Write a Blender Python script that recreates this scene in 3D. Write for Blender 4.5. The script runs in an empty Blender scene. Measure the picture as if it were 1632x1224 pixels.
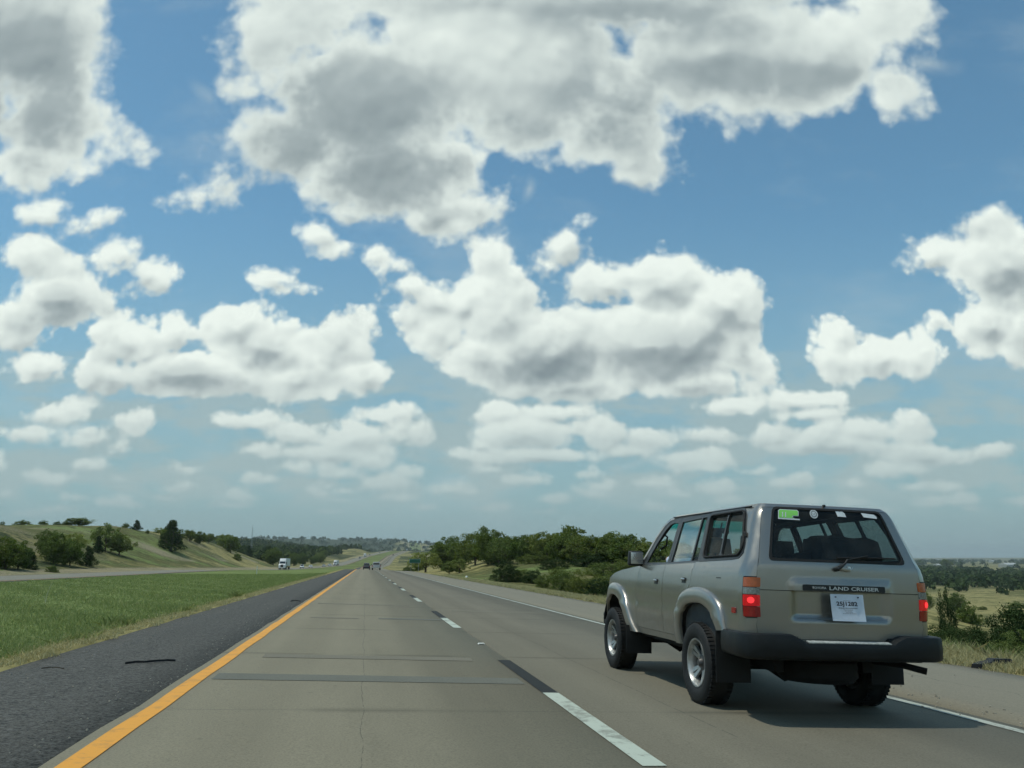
import bpy, bmesh, math, random
import numpy as np
from mathutils import Vector, Matrix, noise as mnoise
from mathutils.geometry import delaunay_2d_cdt

R = math.radians
scene = bpy.context.scene
COL = scene.collection

# ------------------------------------------------------------------ camera
F_PX, CX, CY = 1330.0, 816.0, 612.0
YAW, HORIZON = R(9.75), 889.0
PITCH = math.atan((HORIZON - CY) / F_PX)
CAM = Vector((0, 0, 1.26))
cam_data = bpy.data.cameras.new('camera')
cam = bpy.data.objects.new('camera', cam_data)
COL.objects.link(cam)
cam.location = CAM
cam.rotation_euler = (math.pi / 2 + PITCH, 0, -YAW)
cam_data.sensor_width = 36
cam_data.lens = 36 * F_PX / 1632
cam_data.clip_start = 0.05
cam_data.clip_end = 60000
scene.camera = cam
scene.cycles.use_adaptive_sampling = True
scene.cycles.adaptive_threshold = 0.02
scene.cycles.adaptive_min_samples = 12
scene.cycles.max_bounces = 8
scene.cycles.transparent_max_bounces = 16

# ------------------------------------------------------------------ exposure, sun
vs = scene.view_settings
vs.view_transform = 'Standard'; vs.look = 'None'; vs.gamma = 1.0; vs.use_curve_mapping = False
vs.exposure = 0.0
SUN_DIR = Vector((-0.34, 0.02, 0.94)).normalized()      # towards the sun
sun_l = bpy.data.lights.new('sun', 'SUN')
sun_l.energy = 2.3; sun_l.angle = R(0.55); sun_l.color = (1.0, 0.96, 0.84)
sun = bpy.data.objects.new('sun', sun_l); COL.objects.link(sun)
sun.rotation_euler = SUN_DIR.to_track_quat('Z', 'Y').to_euler()
sun.location = (0, 0, 60)

# ------------------------------------------------------------------ node helper
class NT:
    """tiny wrapper: building node trees in few characters"""
    def __init__(s, tree): s.t = tree; s.n = tree.nodes; s.l = tree.links
    def put(s, sock, v):
        if v is None: return
        if isinstance(v, bpy.types.NodeSocket): s.l.new(v, sock)
        else:
            if hasattr(v, '__len__') and len(v) == 3 and sock.type == 'RGBA': v = (*v, 1)
            sock.default_value = v
    def node(s, kind, **kw):
        n = s.n.new(kind)
        for k, v in kw.items(): setattr(n, k, v)
        return n
    def m(s, op, a, b=None, c=None, clamp=False):
        n = s.n.new('ShaderNodeMath'); n.operation = op; n.use_clamp = clamp
        for i, v in enumerate((a, b, c)): s.put(n.inputs[i], v)
        return n.outputs[0]
    def v(s, op, a, b=None, c=None, scale=None):
        n = s.n.new('ShaderNodeVectorMath'); n.operation = op
        for i, x in enumerate((a, b, c)): s.put(n.inputs[i], x)
        if scale is not None: s.put(n.inputs['Scale'], scale)
        return n.outputs['Value'] if op in ('LENGTH', 'DOT_PRODUCT', 'DISTANCE') else n.outputs[0]
    def mix(s, f, a, b, mode='MIX', clampf=True):
        n = s.n.new('ShaderNodeMix'); n.data_type = 'RGBA'; n.blend_type = mode; n.clamp_factor = clampf
        s.put(n.inputs[0], f); s.put(n.inputs[6], a); s.put(n.inputs[7], b)
        return n.outputs[2]
    def smooth(s, x, lo, hi, a=0.0, b=1.0):
        n = s.n.new('ShaderNodeMapRange'); n.interpolation_type = 'SMOOTHSTEP'
        s.put(n.inputs[0], x)
        for i, q in zip((1, 2, 3, 4), (lo, hi, a, b)): s.put(n.inputs[i], q)
        return n.outputs[0]
    def lin(s, x, lo, hi, a=0.0, b=1.0):
        n = s.n.new('ShaderNodeMapRange')
        s.put(n.inputs[0], x)
        for i, q in zip((1, 2, 3, 4), (lo, hi, a, b)): s.put(n.inputs[i], q)
        return n.outputs[0]
    def noise(s, vec, scale, detail=4, rough=0.55, dist=0.0, kind='FBM', out=0, lac=2.0, dim='3D'):
        n = s.n.new('ShaderNodeTexNoise'); n.noise_type = kind; n.noise_dimensions = dim
        if vec is not None: s.put(n.inputs['Vector'], vec)
        n.inputs['Scale'].default_value = scale; n.inputs['Detail'].default_value = detail
        n.inputs['Roughness'].default_value = rough; n.inputs['Distortion'].default_value = dist
        n.inputs['Lacunarity'].default_value = lac
        return n.outputs[out]
    def xyz(s, x, y, z):
        n = s.n.new('ShaderNodeCombineXYZ')
        for i, q in enumerate((x, y, z)): s.put(n.inputs[i], q)
        return n.outputs[0]
    def sep(s, v):
        n = s.n.new('ShaderNodeSeparateXYZ'); s.put(n.inputs[0], v); return n.outputs
    def ramp(s, x, stops):
        n = s.n.new('ShaderNodeValToRGB'); s.put(n.inputs[0], x)
        e = n.color_ramp.elements
        while len(e) < len(stops): e.new(0.5)
        for el, (p, c) in zip(e, stops): el.position = p; el.color = (*c, 1)
        return n.outputs[0]

# ------------------------------------------------------------------ sky with clouds (world)
def sky_uv(x, y):
    """direction of a sky point as (sideways, upward) slopes in the frame that looks along YAW"""
    d = Vector((x - CX, F_PX, CY - y)) / F_PX
    up = d.y * math.sin(PITCH) + d.z * math.cos(PITCH)
    fw = d.y * math.cos(PITCH) - d.z * math.sin(PITCH)
    return d.x / fw, up / fw

# cumulus puffs: centre and half axes
PUFFS = [
 (40,40,150,150),(80,170,100,110),(170,235,50,34),(45,250,90,50),(-90,120,140,200),
 (470,20,115,105),(590,150,190,125),(620,270,170,80),(700,335,90,46),(470,225,120,66),(800,90,230,150),(980,190,95,100),
 (1005,270,70,38),(1140,80,180,120),(1290,90,160,95),(1410,135,62,58),(1410,20,90,60),(900,-60,520,120),(400,150,36,30),(560,330,70,30),
 (325,304,46,24),
 (65,415,68,40),(90,470,78,52),(30,500,56,52),(195,405,50,34),(238,435,48,36),(130,365,54,24),(60,345,34,18),(160,480,24,26),
 (440,448,36,15),(470,462,26,9),
 (200,540,66,46),(285,530,42,34),(370,520,60,40),(430,555,100,52),(545,545,66,44),(580,600,54,30),(300,595,150,34),(170,600,58,28),(480,600,90,34),
 (518,374,30,21),(548,392,28,19),(590,405,32,18),(630,425,32,22),(655,455,34,26),(690,475,36,30),(735,485,34,30),(800,455,30,34),(830,470,40,40),(660,505,34,30),
 (786,414,40,44),(800,500,80,80),(690,520,50,44),(880,560,140,76),(898,392,38,34),(880,420,22,20),(965,445,62,40),(1060,455,74,52),(1150,490,78,60),
 (1040,550,180,72),(900,610,130,30),(1185,560,50,62),(1110,610,110,26),(760,570,70,44),
 (1555,355,46,46),(1490,400,44,28),(1600,430,90,82),(1580,520,52,50),(1650,540,70,50),(1495,505,20,14),(1690,460,90,110),
 (1340,532,40,34),(1400,568,86,34),(1455,572,44,34),(1340,575,42,30),
 (50,585,50,28),(120,648,36,20),(215,668,34,20),(50,690,36,14),(80,655,50,16),
 (390,668,50,18),(480,690,56,20),(560,700,70,26),(640,655,22,12),(670,690,22,18),(595,665,28,13),(560,680,24,20),(400,715,34,12),(520,720,90,16),
 (840,690,80,34),(800,660,52,16),(880,655,56,18),(960,690,36,26),(1030,700,34,20),(850,728,120,16),(735,725,28,12),(1080,735,30,14),
 (1165,640,50,14),(1270,635,60,17),(1240,695,40,18),(1380,688,54,22),(1450,675,34,26),(1330,710,110,18),(1470,722,80,18),(1570,720,44,16),(1515,643,24,7),
 (1290,660,50,12),(1130,690,40,12),
]
# the far rows: small heaped clouds with flat bases, ever smaller towards the horizon
_r = random.Random(11)
for (yb, n_, w_, h_) in ((690, 4, 34, 18), (722, 9, 32, 16), (748, 13, 30, 14), (772, 17, 28, 11), (794, 18, 24, 8), (813, 14, 20, 5)):
    for i_ in range(n_):
        xc = -60 + 1760 * (i_ + _r.uniform(.1, .9)) / n_; k_ = _r.uniform(.6, 1.3); yc = yb + _r.uniform(-9, 9)
        PUFFS.append((xc, yc, w_ * k_, h_ * k_ * .75)); PUFFS.append((xc + w_ * _r.uniform(-.8, .8), yc - h_ * k_ * _r.uniform(.4, .8), w_ * k_ * .55, h_ * k_ * .7))
# soft grey undersides
GREYS = [(600,250,230,70),(560,160,100,70),(700,325,100,24),(60,170,70,80),(20,90,60,60),(980,190,60,40),(1230,120,130,20),(1040,40,80,14),
 (100,490,60,20),(300,604,170,16),(430,566,80,16),(1000,606,240,26),(1130,560,90,28),(900,580,60,20),(1610,480,60,26),(1400,596,80,10),
 (1600,560,60,20),(560,718,80,9),(850,720,110,11),(1380,716,150,8),(760,580,50,18)]
# thin veils
VEILS = [(330,238,60,26),(390,255,40,22),(300,222,26,14),(1480,100,30,26),(830,300,16,34),(330,140,30,18),(305,632,26,8),(1390,640,22,8),(720,770,50,12),(1010,775,30,9),(1260,775,60,10)]

def puff_uv(p):
    cx_, cy_, rx, ry = p
    u, v = sky_uv(cx_, cy_); u1, _ = sky_uv(cx_ + rx, cy_); _, v1 = sky_uv(cx_, cy_ - ry); _, v2 = sky_uv(cx_, cy_ + ry)
    return u, v, abs(u1 - u), abs(v1 - v2) / 2

def puff_group(name, puffs, k):
    g = bpy.data.node_groups.new(name, 'ShaderNodeTree')
    g.interface.new_socket('P', in_out='INPUT', socket_type='NodeSocketVector')
    g.interface.new_socket('D', in_out='OUTPUT', socket_type='NodeSocketFloat')
    t = NT(g); gi = t.node('NodeGroupInput'); go = t.node('NodeGroupOutput')
    acc = None
    for p in puffs:
        u, v, ru, rv = puff_uv(p)
        q = t.v('MULTIPLY_ADD', gi.outputs[0], (1 / ru, 1 / rv, 0), (-u / ru, -v / rv, 0))
        ln = t.v('LENGTH', q)
        s = math.sqrt(ru * rv)
        d = t.m('MULTIPLY_ADD', ln, s, -s)            # roughly a signed distance, negative inside
        acc = d if acc is None else t.m('SMOOTH_MIN', acc, d, k)
    t.l.new(acc, go.inputs[0])
    return g

world = bpy.data.worlds.new('World'); scene.world = world; world.use_nodes = True
wt = NT(world.node_tree); wt.n.clear()
tc = wt.node('ShaderNodeTexCoord')
dirv = wt.v('NORMALIZE', tc.outputs['Generated'])
sky = wt.node('ShaderNodeTexSky', sky_type='NISHITA'); sky.sun_disc = False
sky.sun_elevation = math.asin(SUN_DIR.z); sky.sun_rotation = math.atan2(SUN_DIR.x, SUN_DIR.y)
sky.altitude = 300; sky.air_density = 1.0; sky.dust_density = 0.6; sky.ozone_density = 2.2
sa, ca = math.sin(YAW), math.cos(YAW)
fwd = wt.v('DOT_PRODUCT', dirv, (sa, ca, 0)); side = wt.v('DOT_PRODUCT', dirv, (ca, -sa, 0))
elev = wt.sep(dirv)[2]
fa = wt.m('MAXIMUM', wt.m('ABSOLUTE', fwd), 0.12)
u = wt.m('DIVIDE', side, fa); v = wt.m('DIVIDE', elev, fa)
P = wt.xyz(u, v, 0.0)
vc = wt.m('MAXIMUM', v, 0.0)
size = wt.lin(vc, 0.0, 0.55, 0.16, 1.0)          # cloud detail shrinks towards the horizon
w1 = wt.noise(wt.v('ADD', P, (3.1, 7.7, 0)), 8.0, 1.2, 0.45, out=1, dim='2D')
w1 = wt.v('SUBTRACT', w1, (0.5, 0.5, 0.5))
P1 = wt.v('MULTIPLY_ADD', w1, wt.xyz(wt.m('MULTIPLY', size, .040), wt.m('MULTIPLY', size, .036), 0.0), P)
def within(puffs, box, margin=0.05):
    out = []
    for p in puffs:
        pu, pv, ru, rv = puff_uv(p)
        if pu + ru + margin > box[0] and pu - ru - margin < box[1] and pv + rv + margin > box[2] and pv - rv - margin < box[3]:
            out.append(p)
    return out
def field(puffs, k, vec, none=1.0):
    if not puffs:
        return none
    g = wt.node('ShaderNodeGroup'); g.node_tree = puff_group('cloud_puffs', puffs, k); wt.l.new(vec, g.inputs[0])
    return g.outputs[0]
def lumps(vec):
    """billows: rounded cells at three sizes, plus a little ragged noise"""
    vo = wt.node('ShaderNodeTexVoronoi', feature='SMOOTH_F1', voronoi_dimensions='2D'); wt.l.new(vec, vo.inputs['Vector'])
    vo.inputs['Scale'].default_value = 15; vo.inputs['Detail'].default_value = 1.6
    vo.inputs['Roughness'].default_value = .6; vo.inputs['Lacunarity'].default_value = 2.3
    vo.inputs['Smoothness'].default_value = .35; vo.normalize = True
    a = wt.m('SUBTRACT', 0.40, vo.outputs['Distance'])
    f = wt.m('SUBTRACT', wt.noise(vec, 12.0, 7, 0.58, dim='2D'), 0.5)
    vo2 = wt.node('ShaderNodeTexVoronoi', feature='SMOOTH_F1', voronoi_dimensions='2D'); wt.l.new(wt.v('MULTIPLY_ADD', w1, (.02, .02, 0), vec), vo2.inputs['Vector'])
    vo2.inputs['Scale'].default_value = 58; vo2.inputs['Detail'].default_value = 1.0
    vo2.inputs['Roughness'].default_value = .6; vo2.inputs['Smoothness'].default_value = .35; vo2.normalize = True
    b = wt.m('SUBTRACT', 0.40, vo2.outputs['Distance'])
    bb = wt.m('MULTIPLY', b, wt.lin(vc, 0.32, 0.55, 0.036, 0.012))
    tot = wt.m('ADD', wt.m('ADD', wt.m('MULTIPLY', a, .095), wt.m('MULTIPLY', f, .085)), bb)
    return tot, wt.m('ADD', wt.m('MULTIPLY', a, .9), wt.m('MULTIPLY', b, .55))
off = wt.v('SCALE', (-.35 * .014, .014, 0.0), scale=wt.lin(vc, 0.0, 0.6, 0.4, 1.0))
P2 = wt.v('ADD', P1, off)
t0, CELL = lumps(P)                                   # ragged outline
L0 = wt.m('MULTIPLY', t0, size)
def swell(vec):
    """the broad swellings that catch the light"""
    vo = wt.node('ShaderNodeTexVoronoi', feature='SMOOTH_F1', voronoi_dimensions='2D'); wt.l.new(vec, vo.inputs['Vector'])
    vo.inputs['Scale'].default_value = 15; vo.inputs['Detail'].default_value = 1.0; vo.inputs['Roughness'].default_value = .45
    vo.inputs['Lacunarity'].default_value = 2.3; vo.inputs['Smoothness'].default_value = .75; vo.normalize = True
    return wt.m('MULTIPLY', wt.m('MULTIPLY_ADD', wt.noise(vec, 9.0, 3.5, 0.5, dim='2D'), .11, wt.m('MULTIPLY', vo.outputs['Distance'], -.10)), size)
K0, K1 = swell(P), swell(wt.v('ADD', P, off))
PV = wt.v('MULTIPLY_ADD', w1, (.12, .12, 0), P)
LOWC = (0.268, 0.385, 0.408)
soft = wt.m('MULTIPLY', wt.m('SUBTRACT', wt.noise(P1, 5.0, 4, 0.5, dim='2D'), 0.5), 0.36)
clear0 = wt.v('MULTIPLY', sky.outputs[0], (0.098, 0.134, 0.122))
clear0 = wt.mix(wt.m('MULTIPLY', wt.smooth(vc, 0.46, 0.0), 0.92), clear0, (0.262, 0.400, 0.440))
thin = wt.m('MULTIPLY', wt.smooth(wt.noise(wt.v('MULTIPLY', P, (1, 2.2, 1)), 3.0, 6, .62, dim='2D'), .48, .75), 0.20)

def background(c):
    b = wt.node('ShaderNodeBackground'); wt.put(b.inputs[0], c); b.inputs[1].default_value = 1.0
    return b.outputs[0]

P1_, P2_, PV_, vc_ = P1, P2, PV, vc
NREG = []
def region(box):
    """the cloudy sky of one window of directions; only its own puffs are looked at"""
    puffs = within(PUFFS, box)
    # a hair's breadth of difference keeps each window's nodes its own, so the others are skipped
    NREG.append(1); e = len(NREG) * 1e-6
    P1 = wt.v('ADD', P1_, (e, 0, 0)); P2 = wt.v('ADD', P2_, (e, 0, 0)); PV = wt.v('ADD', PV_, (e, 0, 0)); vc = wt.m('ADD', vc_, e * .1)
    S0, S1 = field(puffs, .012, P1), field(puffs, .012, P2)
    D0 = wt.m('SUBTRACT', wt.m('SUBTRACT', L0, wt.m('MULTIPLY', size, wt.lin(vc, .4, .55, .009, .003))), S0)
    cover = wt.smooth(D0, -0.004, wt.lin(vc, 0.28, 0.60, 0.009, 0.040))
    cover = wt.m('MULTIPLY', cover, wt.lin(vc, 0.04, 0.16, 0.80, 1.0))
    lit = wt.m('MULTIPLY_ADD', wt.m('SUBTRACT', S1, S0), wt.lin(vc, 0.36, .50, 30.0, 8.0), 0.56)
    lit = wt.m('MULTIPLY_ADD', wt.m('SUBTRACT', K0, K1), wt.lin(vc, 0.05, .55, 62.0, 7.0), lit)
    lit = wt.m('MULTIPLY_ADD', CELL, wt.lin(vc, 0.3, .6, .34, .10), lit, clamp=True)
    thick = wt.smooth(D0, 0.008, wt.lin(vc, 0.30, 0.55, 0.055, 0.085))
    grey = wt.smooth(field(within(GREYS, box, .14), .07, P1), wt.lin(vc, .1, .5, .03, .085), wt.lin(vc, .1, .5, -.030, -.015))
    shade = wt.m('MULTIPLY_ADD', thick, -0.18, wt.m('MULTIPLY_ADD', lit, 0.60, 0.48))
    shade = wt.m('SUBTRACT', shade, wt.m('MULTIPLY', grey, wt.m('MULTIPLY_ADD', thick, wt.lin(vc, .35, .55, 0.30, 0.36), 0.03)))
    shade = wt.m('ADD', shade, soft, clamp=True)
    ccol = wt.ramp(shade, [(0.0, (0.24, 0.30, 0.32)), (0.35, (0.38, 0.45, 0.46)), (0.68, (0.66, 0.74, 0.71)), (1.0, (0.86, 0.94, 0.88))])
    veils = within(VEILS, box)
    col = clear0
    if veils:
        veil = wt.m('MULTIPLY', wt.smooth(field(veils, .02, PV), 0.01, -0.03), wt.lin(wt.noise(P1, 16, 6, .6, dim='2D'), .35, .65, .15, .6))
        col = wt.mix(wt.m('MAXIMUM', veil, thin), col, (0.50, 0.60, 0.62))
    else:
        col = wt.mix(thin, col, (0.50, 0.60, 0.62))
    if box[2] < .20:                                   # faint far banks of cloud
        bank = wt.noise(wt.xyz(wt.m('MULTIPLY', u, 9.0 + e), wt.m('MULTIPLY', v, 24.0), 0.0), 1.0, 5, 0.55, dim='2D')
        bank = wt.m('MULTIPLY', wt.smooth(bank, .36, .58), wt.m('MULTIPLY', wt.smooth(vc, 0.03, 0.09), wt.smooth(vc, 0.30, 0.16)))
        col = wt.mix(wt.m('MULTIPLY', bank, .72), col, (0.38, 0.485, 0.49))
    ccol = wt.mix(wt.m('MULTIPLY', wt.smooth(vc, 0.25, -0.01), 0.97), ccol, (0.30, 0.42, 0.44))   # air in front of the low clouds
    col = wt.mix(cover, col, ccol)
    if box[2] < .09:
        col = wt.mix(wt.m('MULTIPLY', wt.smooth(vc, 0.085, 0.0), .9), col, LOWC)
    return background(col)

def choose(test, a, b):                                # test is 0 or 1: one branch is skipped
    n = wt.node('ShaderNodeMixShader'); wt.l.new(test, n.inputs[0]); wt.l.new(a, n.inputs[1]); wt.l.new(b, n.inputs[2])
    return n.outputs[0]
US = [-9, -.42, -.16, .08, .34, 9]; VS = [0.0, .13, .25, .40, 9]
rows = []
for j in range(len(VS) - 1):
    acc = region((US[0], US[1], VS[j], VS[j + 1]))
    for i in range(1, len(US) - 1):
        acc = choose(wt.m('GREATER_THAN', u, US[i]), acc, region((US[i], US[i + 1], VS[j], VS[j + 1])))
    rows.append(acc)
final = background(LOWC)
for j, r_ in enumerate(rows):
    final = choose(wt.m('GREATER_THAN', v, VS[j]), final, r_)
wo = wt.node('ShaderNodeOutputWorld'); wt.l.new(final, wo.inputs[0])

# ------------------------------------------------------------------ objects, tags, materials
def tag(o, label=None, cat=None, group=None, kind=None):
    if label: o['label'] = label
    if cat: o['category'] = cat
    if group: o['group'] = group
    if kind: o['kind'] = kind
    return o

def link(o, parent=None):
    COL.objects.link(o)
    if parent is not None: o.parent = parent
    return o

def empty(name, parent=None, loc=(0, 0, 0)):
    o = bpy.data.objects.new(name, None); o.empty_display_size = 0.2; link(o, parent); o.location = loc
    return o

def mesh_obj(name, verts, faces, mat, parent=None, smooth=True, sharp=None):
    me = bpy.data.meshes.new(name)
    me.from_pydata([tuple(v) for v in verts], [], [tuple(f) for f in faces]); me.update()
    if smooth:
        me.polygons.foreach_set('use_smooth', [True] * len(me.polygons))
        if sharp: me.set_sharp_from_angle(angle=R(sharp))
    me.materials.append(mat)
    return link(bpy.data.objects.new(name, me), parent)

def mesh_fast(name, verts, faces, mat):
    """numpy arrays straight into a mesh; faces all have the same number of corners"""
    me = bpy.data.meshes.new(name); n, k = faces.shape
    me.vertices.add(len(verts)); me.vertices.foreach_set('co', np.ascontiguousarray(verts, dtype=np.float32).ravel())
    me.loops.add(n * k); me.loops.foreach_set('vertex_index', np.ascontiguousarray(faces, dtype=np.int32).ravel())
    me.polygons.add(n); me.polygons.foreach_set('loop_start', np.arange(0, n * k, k, dtype=np.int32))
    me.polygons.foreach_set('loop_total', np.full(n, k, dtype=np.int32))
    me.update(calc_edges=True); me.materials.append(mat)
    return me

def copy_tree(o, parent=None):
    c = o.copy(); link(c)
    if parent is not None: c.parent = parent
    for ch in list(o.children): copy_tree(ch, c)
    return c

class Geo:
    """collects simple solids into one vertex and face list"""
    def __init__(s): s.v = []; s.f = []
    def add(s, vs_, fs_):
        o = len(s.v); s.v += [tuple(p) for p in vs_]; s.f += [tuple(i + o for i in f) for f in fs_]; return s
    def box(s, c, d, rot=None, taper=(1, 1)):
        hx, hy, hz = d[0] / 2, d[1] / 2, d[2] / 2; pts = []
        for z, k in ((-hz, 1), (hz, None)):
            kx, ky = (1, 1) if k else taper
            for x, y in ((-hx, -hy), (hx, -hy), (hx, hy), (-hx, hy)): pts.append(Vector((x * kx, y * ky, z)))
        if rot is not None: pts = [rot @ p for p in pts]
        c = Vector(c)
        return s.add([p + c for p in pts], [(3, 2, 1, 0), (4, 5, 6, 7), (0, 1, 5, 4), (1, 2, 6, 5), (2, 3, 7, 6), (3, 0, 4, 7)])
    def tube(s, pts, r, n=8, closed=False):
        pts = [Vector(p) for p in pts]; rings = []
        for i, p in enumerate(pts):
            if closed: d = pts[(i + 1) % len(pts)] - pts[i - 1]
            else: d = pts[min(i + 1, len(pts) - 1)] - pts[max(i - 1, 0)]
            q = d.to_track_quat('Z', 'Y'); rr = r[i] if hasattr(r, '__len__') else r
            rings.append([p + q @ Vector((rr * math.cos(2 * math.pi * k / n), rr * math.sin(2 * math.pi * k / n), 0)) for k in range(n)])
        vs_ = [v for ring in rings for v in ring]; fs_ = []
        m = len(rings)
        for i in range(m if closed else m - 1):
            for k in range(n):
                a, b = i * n + k, i * n + (k + 1) % n; j = (i + 1) % m
                fs_.append((a, b, j * n + (k + 1) % n, j * n + k))
        if not closed: fs_ += [tuple(reversed(range(n))), tuple(range((m - 1) * n, m * n))]
        return s.add(vs_, fs_)
    def lathe(s, prof, axis='X', n=40, c=(0, 0, 0), closed=False):
        vs_ = []
        for (r, h) in prof:
            for k in range(n):
                a = 2 * math.pi * k / n
                p = (h, r * math.cos(a), r * math.sin(a)) if axis == 'X' else (r * math.cos(a), r * math.sin(a), h)
                vs_.append((p[0] + c[0], p[1] + c[1], p[2] + c[2]))
        m = len(prof)
        return s.add(vs_, [(i * n + k, i * n + (k + 1) % n, ((i + 1) % m) * n + (k + 1) % n, ((i + 1) % m) * n + k) for i in range(m if closed else m - 1) for k in range(n)])
    def grid(s, pts, nu, nv):
        return s.add(pts, [(i * nv + j, i * nv + j + 1, (i + 1) * nv + j + 1, (i + 1) * nv + j) for i in range(nu - 1) for j in range(nv - 1)])
    def obj(s, name, mat, parent=None, smooth=True, sharp=35):
        return mesh_obj(name, s.v, s.f, mat, parent, smooth, sharp)

def bevel(o, w, seg=2):
    bm = bmesh.new(); bm.from_mesh(o.data)
    bmesh.ops.remove_doubles(bm, verts=bm.verts, dist=1e-5)
    bmesh.ops.recalc_face_normals(bm, faces=bm.faces)
    ed = [e for e in bm.edges if len(e.link_faces) == 2 and e.calc_face_angle(0) > R(30)]
    bmesh.ops.bevel(bm, geom=ed, offset=w, segments=seg, profile=.6, affect='EDGES', clamp_overlap=True)
    bm.to_mesh(o.data); bm.free()
    o.data.polygons.foreach_set('use_smooth', [True] * len(o.data.polygons)); o.data.set_sharp_from_angle(angle=R(40))
    return o

def material(name):
    m = bpy.data.materials.new(name); m.use_nodes = True
    t = NT(m.node_tree); t.n.clear()
    out = t.node('ShaderNodeOutputMaterial'); b = t.node('ShaderNodeBsdfPrincipled'); t.l.new(b.outputs[0], out.inputs[0])
    t.out = out; t.b = b
    t.obj = t.node('ShaderNodeTexCoord').outputs['Object']
    t.pos = t.node('ShaderNodeNewGeometry').outputs['Position']
    return m, t

def plain(name, col, rough=.6, metal=0, vary=.12, scale=12, coat=0, bump=0, spec=.5, emit=None, estr=0):
    m, t = material(name)
    n = t.noise(t.obj, scale, 5, .6)
    lo = tuple(c * (1 - vary) for c in col); hi = tuple(min(1, c * (1 + vary)) for c in col)
    t.put(t.b.inputs['Base Color'], t.mix(t.smooth(n, .3, .7), lo, hi))
    t.put(t.b.inputs['Roughness'], t.lin(n, .3, .7, max(.02, rough - .06), min(1, rough + .06)))
    t.b.inputs['Metallic'].default_value = metal; t.b.inputs['Coat Weight'].default_value = coat
    t.b.inputs['Coat Roughness'].default_value = .12
    t.b.inputs['Specular IOR Level'].default_value = spec
    if emit: t.b.inputs['Emission Color'].default_value = (*emit, 1); t.b.inputs['Emission Strength'].default_value = estr
    if bump:
        bn = t.node('ShaderNodeBump'); bn.inputs['Strength'].default_value = bump; bn.inputs['Distance'].default_value = .01
        t.l.new(t.noise(t.obj, scale * 6, 4, .6), bn.inputs['Height']); t.l.new(bn.outputs[0], t.b.inputs['Normal'])
    return m

# ------------------------------------------------------------------ lie of the land
def hermite(xs, ys):
    """smooth monotone curve through the points"""
    xs = np.array(xs, float); ys = np.array(ys, float); h = np.diff(xs); d = np.diff(ys) / h
    m = np.zeros(len(xs)); m[0], m[-1] = d[0], d[-1]
    for i in range(1, len(xs) - 1):
        m[i] = 0 if d[i - 1] * d[i] <= 0 else 2 * d[i - 1] * d[i] / (d[i - 1] + d[i])
    def f(x):
        x = np.clip(np.asarray(x, float), xs[0], xs[-1]); i = np.clip(np.searchsorted(xs, x) - 1, 0, len(xs) - 2)
        t = (x - xs[i]) / h[i]
        return (2*t**3-3*t**2+1)*ys[i] + (t**3-2*t**2+t)*h[i]*m[i] + (-2*t**3+3*t**2)*ys[i+1] + (t**3-t**2)*h[i]*m[i+1]
    return f
def sstep(a, b, x):
    t = np.clip((np.asarray(x, float) - a) / (b - a), 0, 1); return t * t * (3 - 2 * t)

E_ = hermite([-3000, -200, 0, 100, 170, 200, 250, 325, 430, 500, 650, 800, 1150, 1500, 1800, 2100, 2600, 4000, 14000],
             [10, 1.2, 0, -.61, -1.05, -1.42, -2.1, -2.95, -3.75, -4.2, -4.6, -3, 3, 9.5, 15.5, 17.5, 10, 0, 0])
C_ = hermite([-3000, 0, 470, 600, 700, 900, 1150, 1500, 1800, 2100, 2600, 14000], [0, 0, 0, 4.5, 10, 19, 31, 56, 82, 110, 165, 600])
CROSS = -0.035
def cross_near(l): return np.interp(l, [-40, -25, -22, -8, -5, -3.85, 9.35, 10.5, 12.0], [0, 0, -.05, -.06, .06, .135, -.327, -.42, -.60])
right_fall = hermite([12, 13.5, 17, 24, 34, 50, 87, 150, 300, 600, 1500, 5000, 14000], [-.60, -1.1, -2.6, -4.6, -6.6, -8.7, -10.9, -13, -17, -21, -24, -22, -4])
hill_top = hermite([-3000, 0, 200, 262, 300, 345, 420, 470, 540, 700, 1000, 14000], [4, 6.6, 8.4, 9.9, 11.0, 11.0, 9.0, 6.0, 1.0, -2, 6, 10])
def wave(x, y, s, seed=0.0):
    return (np.sin(x / s * 1.0 + 1.3 + seed) * np.cos(y / s * 1.13 + .4 + seed * 2) + .6 * np.sin(x / s * 2.1 - y / s * 1.7 + 2.1 + seed)
            + .35 * np.sin(x / s * 4.3 + y / s * 3.1 + seed * 3) + .2 * np.cos(x / s * 7.9 - y / s * 8.3 + seed)) / 2.15
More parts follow.
